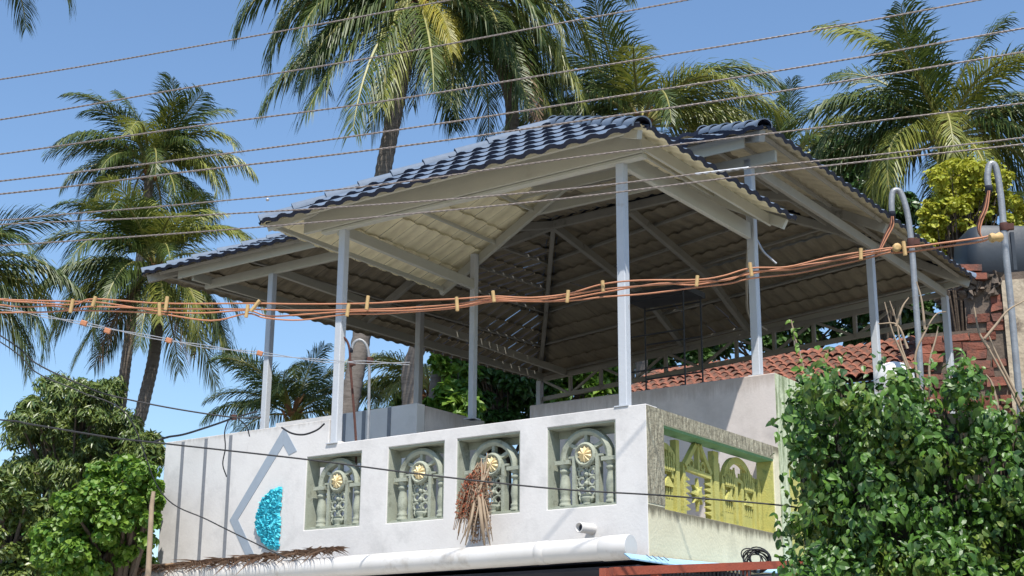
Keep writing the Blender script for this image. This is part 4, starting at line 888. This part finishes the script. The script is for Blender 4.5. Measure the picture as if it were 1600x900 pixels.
palm(at(650, -12, 29.5), trunk([(634, 90), (612, 200), (596, 290), (585, 420), (566, 520), (545, 640), (530, 740)], 29.5), 4.3, 'large central palm with curved trunk rising behind the front canopy', 5, 25, .20, .16, clear=True, extra=[(212, -45, 1.15, 'g'), (200, -30, 1.1, 'g'), (180, 28, 1.1, 'g'), (190, 5, 1.05, 'g'), (215, -8, 1, 'g'), (230, -28, 1, 'g'), (178, 42, 1.12, 'f'), (-58, -34, .60, 'y'), (235, -50, 1.1, 'g'), (250, -50, .95, 'f'), (-62, -50, .9, 'g'), (205, -28, .9, 'g')], kinds='gggf', emin=-25)
palm(at(738, -5, 31), trunk([(778, 90), (800, 200), (750, 400), (650, 550), (640, 680)], 31), 3.95, 'dense palm right of the central one with yellow drooping fronds', 6, 22, .18, .15, clear=True, extra=[(0, 12, 1, 'f'), (5, -8, 1, 'f'), (-12, -28, 1.05, 'f'), (-10, -50, 1.05, 'g'), (-45, -50, 1.0, 'g'), (-85, -50, .95, 'g'), (-100, -50, 1.05, 'g'), (-70, -50, 1.1, 'g'), (-50, -50, 1.1, 'd'), (-110, -40, .9, 'y'), (-75, -28, .9, 'g'), (-60, -55, .8, 'd'), (-130, -50, .7, 'y'), (-70, -50, .9, 'd'), (-100, -55, .85, 'd'), (-5, 30, 1.0, 'g'), (-80, -28, .8, 'g'), (-150, -50, 1, 'g'), (-30, -50, .95, 'f')], kinds='gggff', emin=-50)
palm(at(700, 440, 33), trunk([(695, 560), (680, 650)], 33), 3.2, 'palm with a leaning ringed trunk behind the terrace, crown hidden by the roof', 7, 12, .19, .17, emin=20, kinds='g', emax=70)
palm(at(1003, 200, 34), trunk([(1005, 300), (1000, 420)], 34), 3.9, 'upright palm peeking over the right hip of the front roof', 8, 20, extra=[(175, 45, 1.05, 'g'), (180, 28, .95, 'g'), (0, 40, 1.05, 'f'), (-5, 22, 1.05, 'f'), (5, 12, .9, 'f'), (150, 62, 1.05, 'g'), (30, 58, 1.1, 'g'), (20, 45, 1.05, 'f')], kinds='gggf', emin=5, emax=85)
palm(at(1240, 250, 44), trunk([(1240, 330), (1236, 420)], 44), 3.6, 'small distant palm above the rear ridge', 9, 18, extra=[(10, 45, 1, 'g'), (170, 45, 1, 'f'), (0, 28, 1, 'g')], kinds='gggf', emin=0, emax=85)
palm(at(1478, 215, 28.5), trunk([(1480, 300), (1488, 420)], 28.5), 3.5, 'big palm at the right with pale drooping lower fronds', 10, 26, .18, .14, extra=[(180, 28, 1.0, 'g'), (175, 12, 1.0, 'g'), (-170, -8, .95, 'f'), (-150, -8, .9, 'f'), (-10, 12, 1.05, 'f'), (0, 30, 1, 'g'), (15, 45, 1.1, 'g'), (-20, -8, 1, 'f'), (-120, -28, .8, 'g'), (178, 5, .95, 'g')], kinds='gggf', emin=-22, emax=85)
palm(at(1640, 400, 27), trunk([(1645, 480), (1655, 600)], 27), 2.6, 'palm cut by the right edge behind the water tank', 11, 14, extra=[(180, -28, .9, 'f'), (175, 12, .9, 'g')], emin=-10)
palm(at(458, 650, 36), trunk([(457, 700), (456, 760)], 36), 2.45, 'small palm framed between the two left posts', 12, 18, extra=[(-90, -10, .7, 'y'), (-60, 5, .6, 'f'), (180, 28, 1, 'g'), (5, 45, 1, 'g'), (-120, -28, .4, 'o'), (0, -28, .5, 'o')], kinds='gggf', emin=12, emax=86)
palm(at(672, 610, 38), trunk([(672, 680), (672, 760)], 38), 3.0, 'fresh green palm behind the terrace whose fronds arch left', 13, 14, extra=[(180, 40, 1.0, 'f'), (178, 18, .95, 'f'), (182, 30, .9, 'f')], kinds='gf', emin=5, emax=60)
palm(at(330, 720, 44), trunk([(330, 800)], 44), 2.6, 'low palm behind the left wall, one yellowish frond showing above it', 14, 8, extra=[(0, 45, 1.15, 'f'), (5, 30, 1.3, 'y')], kinds='g', emin=0, emax=30)

# ------------------------------------------------------------------ trees, vine, shrubs
def leaf_cloud(k, blobs, size, rnd_, shape='oval', shell=.55, up=.5, droop=.2):
    """blobs: (centre, (rx, ry, rz), count)"""
    for c, R_, n in blobs:
        for _ in range(n):
            v = Vector((rnd_.gauss(0, 1), rnd_.gauss(0, 1), rnd_.gauss(0, 1))).normalized(); rr = (shell+(1-shell)*rnd_.random())**.8
            rr *= 1+.16*noise.noise(v*2.3+c*.7)*2
            p = c+Vector((v.x*R_[0]*rr, v.y*R_[1]*rr, v.z*R_[2]*rr))
            nrm = (v+Vector((rnd_.uniform(-.8, .8), rnd_.uniform(-.8, .8), rnd_.uniform(-.4, .9)+up))).normalized()
            e = nrm.cross(Vector((rnd_.uniform(-1, 1), rnd_.uniform(-1, 1), rnd_.uniform(-1, 1)))).normalized(); e = (e-UZ*droop*rnd_.uniform(.5, 1.5)).normalized(); f = nrm.cross(e).normalized(); nrm = e.cross(f)
            s_ = size*rnd_.uniform(.65, 1.25)
            if shape == 'oval': l, wd = s_, s_*.30
            elif shape == 'long': l, wd = s_*1.35, s_*.16
            else: l, wd = s_, s_*.45
            q = p+e*l; fd = nrm*wd*.35
            k.add([p, p+e*l*.30+f*wd+fd, p+e*l*.66+f*wd*.8+fd, q, p+e*l*.66-f*wd*.8+fd, p+e*l*.30-f*wd+fd, p+e*l*.5], [(0, 1, 6), (1, 2, 6), (2, 3, 6), (3, 4, 6), (4, 5, 6), (5, 0, 6)])
def blobs_in(pxs, d, dr, rnd_, per, n_each, dz=0):
    out = []
    for (x, y, rpx) in pxs:
        for _ in range(per):
            xx = x+rnd_.uniform(-.75, .75)*rpx; yy = y+rnd_.uniform(-.75, .75)*rpx; dd = d+rnd_.uniform(-dr, dr)
            c = at(xx, yy, dd); r = rpx/F_PX*dd*rnd_.uniform(.20, .44); out.append((c, (r, r, r*.8), n_each))
    return out
def leafy(name, cat, label, pxs, d, dr, size, m, seed, per=9, n=110, shape='oval', trunk_px=None, group=None, tr=.16, droop=.3, shell=.5, bark='bark'):
    rnd_ = random.Random(seed); c = at(trunk_px[0], trunk_px[1], d) if trunk_px else at(pxs[0][0], pxs[0][1], d)
    base = Vector((c.x, c.y, 0)); t = thing(name, base, label, cat, group)
    bl = blobs_in(pxs, d, dr, rnd_, per, n); k = MB(); leaf_cloud(k, bl, size, rnd_, shape, droop=droop, shell=shell)
    k.build('foliage', M[m], t, fix=False, kind='stuff')
    k = MB(); zc = sum(b_[0].z for b_ in bl)/len(bl); top = Vector((c.x, c.y, max(1., zc)))
    k.tube(crv([base, base.lerp(top, .5)+Vector((.1, 0, 0)), top], 5), [tr*(1-.06*i) for i in range(11)], 8)
    for b_ in bl[::2]:
        st = base.lerp(top, rnd_.uniform(.5, .95)); k.tube(crv([st, st.lerp(b_[0], .5)+UZ*.15, b_[0]], 4), [tr*.35*(1-i/10) for i in range(9)], 5)
    k.build('trunk', M[bark], t); return t
leafy('mango_tree', 'tree', 'dark leafed tree with drooping leaf clusters behind the far left bushes', [(120, 640, 62), (75, 700, 75), (185, 690, 60), (60, 790, 80), (150, 760, 70), (30, 860, 70), (150, 625, 42), (225, 700, 30), (60, 645, 34)], 27, 1.8, .115, 'leafm', 21, 26, 330, 'long', (110, 860), droop=.9, shell=.25)
leafy('leafy_bush', 'tree', 'bright green broad leaved bush against the left end of the white wall', [(180, 770, 62), (130, 820, 60), (215, 800, 36), (200, 860, 45), (110, 870, 60), (232, 770, 20)], 17, .9, .075, 'leafb', 22, 34, 190, 'round', (190, 890), droop=.4, shell=.25)
leafy('leafy_bush', 'tree', 'shaded bush at the bottom left corner', [(20, 800, 50), (40, 880, 60), (0, 760, 30)], 22, .8, .11, 'leafm', 23, 22, 200, 'oval', (10, 890), shell=.25)
leafy('broadleaf_shrub', 'shrub', 'broad leaved shrub seen under the roof left of the centre post', [(715, 600, 42), (700, 560, 30), (725, 640, 40), (690, 620, 28)], 33, 1, .24, 'leafb', 24, 9, 80, 'oval', (715, 660))
leafy('garden_tree', 'tree', 'dark garden tree filling the gap between the centre post and the far corner post', [(790, 590, 45), (820, 630, 48), (770, 650, 45), (760, 540, 30), (730, 560, 35), (700, 520, 30), (850, 600, 40)], 36, 1.5, .19, 'leafd', 25, 16, 150, 'oval', (790, 680))
leafy('garden_tree', 'tree', 'tree showing below the lattice girder beside the post of the rear corner', [(880, 600, 38), (930, 600, 38), (900, 570, 30), (960, 590, 25)], 36, 1, .24, 'leafb', 26, 9, 90, 'oval', (890, 640))
leafy('garden_tree', 'tree', 'dark tree mass behind the rear roof at the foot of the right palm', [(1350, 290, 48), (1385, 330, 45), (1310, 250, 35), (1420, 350, 40)], 34, 1.5, .18, 'leafd', 27, 16, 140, 'oval', (1380, 480))
leafy('flowering_shrub', 'shrub', 'yellow green shrub growing behind the gooseneck masts', [(1490, 290, 42), (1540, 280, 40), (1465, 340, 32), (1520, 330, 40), (1570, 300, 34), (1450, 380, 24), (1500, 265, 24), (1585, 350, 20)], 25.6, .8, .085, 'leafy', 28, 20, 80, 'round', (1500, 480), tr=.1, shell=.3)
leafy('flowering_shrub', 'shrub', 'darker inner shrub under the yellow green one, left of the tank', [(1500, 370, 34), (1540, 340, 34), (1470, 370, 26), (1560, 370, 20)], 26.6, .5, .10, 'leafm', 29, 18, 120, 'oval', (1510, 480), tr=.1)
leafy('far_shrubbery', 'tree', 'low greenery behind the box wall and small palm', [(640, 640, 30), (600, 660, 30), (560, 680, 30)], 40, 1, .26, 'leafd', 30, 8, 80, 'oval', (600, 700))

leafy('garden_tree', 'tree', 'dark trees filling the view just above the old terracotta roof', [(1060, 530, 40), (1130, 525, 40), (1200, 515, 40), (1270, 505, 40), (1340, 500, 40), (1410, 490, 40), (1470, 485, 36), (1020, 560, 35)], 37, 1.2, .2, 'leafd', 31, 14, 130, 'oval', (1240, 620))

# climbing vine at the right
vn = thing('climbing_vine', Vector((at(1420, 800, 12).x, 12, 0)), 'dense glossy climbing vine covering the right side below the masts', 'vine')
rv = random.Random(33)
sil = [(1222, 640, 12), (1240, 560, 0), (1290, 545, 0)]
def vtop(x):
    xs = [(1205, 700), (1222, 655), (1240, 600), (1265, 575), (1300, 565), (1340, 580), (1400, 572), (1440, 590), (1480, 560), (1510, 560), (1540, 640), (1570, 640), (1620, 600), (1760, 600)]
    for (xa, ya), (xb, yb) in zip(xs, xs[1:]):
        if xa <= x <= xb: return ya+(yb-ya)*(x-xa)/(xb-xa)
    return 620
leaves = []
clumps = []
for i in range(1450):
    x = rv.uniform(1240, 1760); yt = vtop(x); y = yt+12+(1010-yt)*rv.random(); dd = 10.6+rv.uniform(-.42, .35)+.25*noise.noise(Vector((x/90, y/90, 0)))*2-max(0, (y-820))*.001
    if x < 1262 and rv.random() < .4: continue
    if noise.noise(Vector((x/45, y/45, 3.3))) > .13: continue
    clumps.append((at(x, y, dd), rv.uniform(.08, .18)))
def vleaf(c, out, s_):
    nrm = (out+Vector((rv.uniform(-.7, .7), rv.uniform(-.5, .3), rv.uniform(-.2, 1.0)))).normalized()
    e = nrm.cross(Vector((rv.uniform(-1, 1), rv.uniform(-1, 1), rv.uniform(-.4, .4)))).normalized(); e = (e-UZ*rv.uniform(.1, .9)).normalized(); f = nrm.cross(e).normalized(); nrm = e.cross(f); wd = s_*.30; fd = nrm*wd*.30
    if nrm.dot(Vector((0, -1, .4))) < 0: fd = -fd
    bend = -nrm*s_*.12
    vs = [c, c+e*s_*.22+f*wd*.85+fd, c+e*s_*.5+f*wd+fd+bend*.3, c+e*s_*.78+f*wd*.55+fd+bend, c+e*s_+bend*1.6, c+e*s_*.78-f*wd*.55+fd+bend, c+e*s_*.5-f*wd+fd+bend*.3, c+e*s_*.22-f*wd*.85+fd, c+e*s_*.35, c+e*s_*.7+bend*.6]
    fs = [(0, 1, 8), (1, 2, 8), (2, 3, 9, 8), (3, 4, 9), (4, 5, 9), (5, 6, 8, 9), (6, 7, 8), (7, 0, 8)]
    return vs, fs
allv = []
for c, r in clumps:
    for _ in range(25):
        v = Vector((rv.gauss(0, 1), rv.gauss(0, 1), rv.gauss(0, 1))).normalized(); p = c+v*r*rv.uniform(.4, 1.1); allv.append((p, v+Vector((0, -.6, 0)), rv.choice((.04, .05, .06, .075, .095))*rv.uniform(.85, 1.1)))
for _ in range(90):        # loose sprays at the left edge and on top
    if rv.random() < .6: x = rv.uniform(1208, 1245); y = rv.uniform(640, 890)
    else: x = rv.uniform(1240, 1600); y = vtop(x)-rv.uniform(0, 24)
    allv.append((at(x, y, 10.6+rv.uniform(-.2, .2)), Vector((0, -1, .3)), rv.uniform(.05, .09)))
allv.sort(key=lambda t: t[0].y)
k = MB(); nleaf = 0
vis = [t for t in allv]
for i, (c, out, s_) in enumerate(vis):
    vs, fs = vleaf(c, out, s_)
    if i < 290:
        me = bpy.data.meshes.new('leaf'); me.from_pydata([tuple(v-c) for v in vs], [], fs); me.materials.append(M['leafv']); me.update()
        o = bpy.data.objects.new('leaf', me); COL.objects.link(o); o.parent = vn; o.location = c-Vector(vn['_w'])
    else: k.add(vs, fs)
k.build('leaves', M['leafv'], vn, fix=False, kind='stuff')
k = MB()
for i in range(34):
    x = rv.uniform(1240, 1620); y0 = rv.uniform(800, 1000); x1 = x+rv.uniform(-40, 40); y1 = vtop(min(max(x1, 1225), 1700))+rv.uniform(5, 60)
    k.tube(crv([at(x, y0, 10.9), at((x+x1)/2+rv.uniform(-15, 15), (y0+y1)/2, 10.85), at(x1, y1, 10.8)], 6), .007, 5)
k.build('stems', M['bark'], vn, kind='stuff')
# backing wall under the vine, leaf shade put into its near-black colour
k = MB()
p, q = at(1268, 1000, 11.2), at(1800, 1000, 11.2)
k.hexa([Vector((p.x, 11.2, 0)), Vector((q.x, 11.2, 0)), Vector((q.x, 11.3, 0)), Vector((p.x, 11.3, 0)), Vector((p.x, 11.2, at(1300, 640, 11.2).z)), Vector((q.x, 11.2, at(1300, 650, 11.2).z)), Vector((q.x, 11.3, at(1300, 650, 11.2).z)), Vector((p.x, 11.3, at(1300, 640, 11.2).z))])
M['darkwall'] = mat('shade_dark_wall', (.022, .028, .016), (.012, .015, .01), 5, .95, .4, 20)  # near-black colour stands for the shade in the vine gaps
tag(k.build('boundary_wall', M['darkwall'], None), 'near black wall coloured as vine shade, almost wholly hidden behind the climbing vine', 'wall')
# bare twigs
tw_ = thing('bare_twigs', at(1430, 600, 11.7), 'leafless pale twigs standing out of the vine by the left mast', 'dead branches')
for pp in ([(1435, 640), (1425, 590), (1408, 540), (1400, 500), (1390, 470)], [(1440, 620), (1430, 560), (1445, 520), (1462, 492), (1478, 487)], [(1425, 600), (1412, 560), (1395, 520), (1382, 472)], [(1455, 620), (1452, 570), (1462, 530), (1466, 510)], [(1418, 545), (1402, 508), (1372, 506)], [(1445, 515), (1440, 470), (1432, 440)], [(1400, 510), (1410, 480), (1420, 465)]):
    k = MB(); P = crv([at(x, y, 10.9) for x, y in pp], 5); k.tube(P, [.012*(1-.7*i/len(P)) for i in range(len(P))], 5); k.build('twig', M['stem'], tw_)
tw2 = thing('bare_twigs', at(1560, 620, 11.7), 'forked dry branch slanting in front of the brick wall', 'dead branches')
for pp in ([(1600, 650), (1575, 600), (1545, 545), (1538, 528)], [(1538, 530), (1556, 508), (1575, 485), (1600, 470)], [(1600, 640), (1560, 560), (1543, 520)], [(1545, 545), (1530, 520), (1522, 480)], [(1560, 640), (1550, 600), (1540, 585)]):
    k = MB(); P = crv([at(x, y, 10.9) for x, y in pp], 5); k.tube(P, [.013*(1-.6*i/len(P)) for i in range(len(P))], 5); k.build('twig', M['stem'], tw2)
sp = thing('leafy_sprig', at(1245, 590, 12), 'thin leafy shoot rising above the left end of the vine', 'vine shoot')
k = MB(); k.tube(crv([at(1262, 600, 10.7), at(1252, 560, 10.7), at(1243, 530, 10.7), at(1236, 500, 10.7)], 5), .006, 5); k.build('stem', M['stem'], sp)
for i in range(16):
    y = 500+i*6; x = 1237+(y-500)*.24; vs, fs = vleaf(at(x+rv.uniform(-2, 2), y, 10.7), Vector((0, -1, .5)), rv.uniform(.045, .07)); k = MB(); k.add(vs, fs); k.build('leaf', M['leafb'], sp, fix=False)

# ------------------------------------------------------------------ dead fronds on the facade
df = thing('dead_palm_spathe', W(2.2, -.05, 3.2), 'dried reddish brown palm flower cluster hanging over the third balustrade', 'dead palm cluster')
rd = random.Random(8)
M['husk'] = mat('dry_husk', (.34, .085, .035), (.24, .10, .06), 5, .85, isl=1)
M['husk2'] = mat('dry_brown_husk', (.20, .13, .09), (.30, .21, .15), 5, .85, isl=1)
kr, kb = MB(), MB()
for i in range(84):
    x0 = 756+rd.uniform(-5, 8); y0 = rd.uniform(722, 742); x1 = 742+rd.uniform(-27, 25); y1 = rd.uniform(790, 852)-abs(x1-742)*.3; dpt = rd.uniform(-.10, .02)
    xm = x0*.45+x1*.55+rd.uniform(-4, 4)
    P = crv([at(x0, y0, 14.42)+DB*dpt, at(xm, y0*.5+y1*.5-8, 14.36)+DB*dpt, at(x1, y1, 14.40)+DB*dpt], 7)
    k = MB(); k.tube(P, .0045, 4); k.build('strand', M['rachd' if rd.random() < .5 else 'stem'], df)
    red = x1 < 738 or rd.random() < .22
    for q, p in enumerate(P[3:]):
        for _ in range(3):
            c = p+Vector((rd.uniform(-1, 1), rd.uniform(-1, 1), rd.uniform(-1, 1)))*.017; s_ = rd.uniform(.010, .020)
            if red and c.z < at(742, 812, 14.4).z: continue
            (kr if red else kb).add([c+Vector((rd.uniform(-1, 1), rd.uniform(-1, 1), rd.uniform(-1, 1))).normalized()*s_ for _ in range(4)], [(0, 1, 2), (0, 2, 3), (0, 3, 1), (1, 3, 2)])
kr.build('husks', M['husk'], df, fix=False, kind='stuff'); kb.build('husks', M['husk2'], df, fix=False, kind='stuff')
for x0, y0, x1, y1, wd in ((744, 790, 719, 850, .012), (742, 780, 727, 852, .02), (748, 770, 757, 852, .03), (752, 765, 766, 853, .018), (750, 775, 736, 850, .010), (757, 780, 770, 846, .010)):
    k = MB(); k.tube(crv([at(x0, y0, 14.30), at((x0+x1)/2+rd.uniform(-2, 2), (y0+y1)/2, 14.24), at(x1, y1, 14.32)], 4), [wd*.5, wd*.7, wd*.8, wd*.8, wd*.7, wd*.75, wd*.6, wd*.5, wd*.3], 5); k.build('spathe_stalk', M['stem'], df)
for x0, y0, x1, y1 in ((762, 708, 742, 790), (768, 722, 740, 775), (752, 716, 748, 780), (745, 738, 736, 790)):
    k = MB(); k.tube(crv([at(x0, y0, 14.36), at((x0+x1)/2+3, (y0+y1)/2, 14.28), at(x1, y1, 14.30)], 4), [.006]*2+[.010]*5+[.007]*2, 5); k.build('strand', M['stem'], df)
dd_ = thing('fallen_dead_frond', at(380, 885, 16), 'brown dead palm frond lying over the left part of the gutter pipe', 'dead frond')
def gpx(a): return W(a, -.36, 3.06)
k = MB(); P = crv([W(7.3, -.42, 3.05), W(6.0, -.40, 3.10), W(5.0, -.38, 3.12), W(4.2, -.36, 3.14), W(3.55, -.33, 3.16)], 8); k.tube(P, [.022*(1-.75*i/len(P)) for i in range(len(P))], 6); k.build('stalk', M['rachd'], dd_)
k = MB()
for i in range(620):
    t = rd.random(); q = P[int(t*(len(P)-1))]+DB*rd.uniform(-.05, .05); sg = -1 if rd.random() < .8 else .6
    e = DA*sg*rd.uniform(.5, 1.0)-DB*rd.uniform(-.25, .45)+UZ*(rd.uniform(-.28, .10)); e.normalize(); l = rd.uniform(.16, .42)*(1-.35*t); s_ = UZ*.008-DB*.006
    m_ = q+e*l*.5; en = q+e*l-UZ*l*(.30 if rd.random() < .4 else .05)-DB*.03
    k.add([q-s_, q+s_, m_+s_, m_-s_, en], [(0, 1, 2, 3), (3, 2, 4)])
k.build('leaflets', M['frondd'], dd_, fix=False, kind='stuff')

for o in bpy.data.objects:
    if '_w' in o: del o['_w']
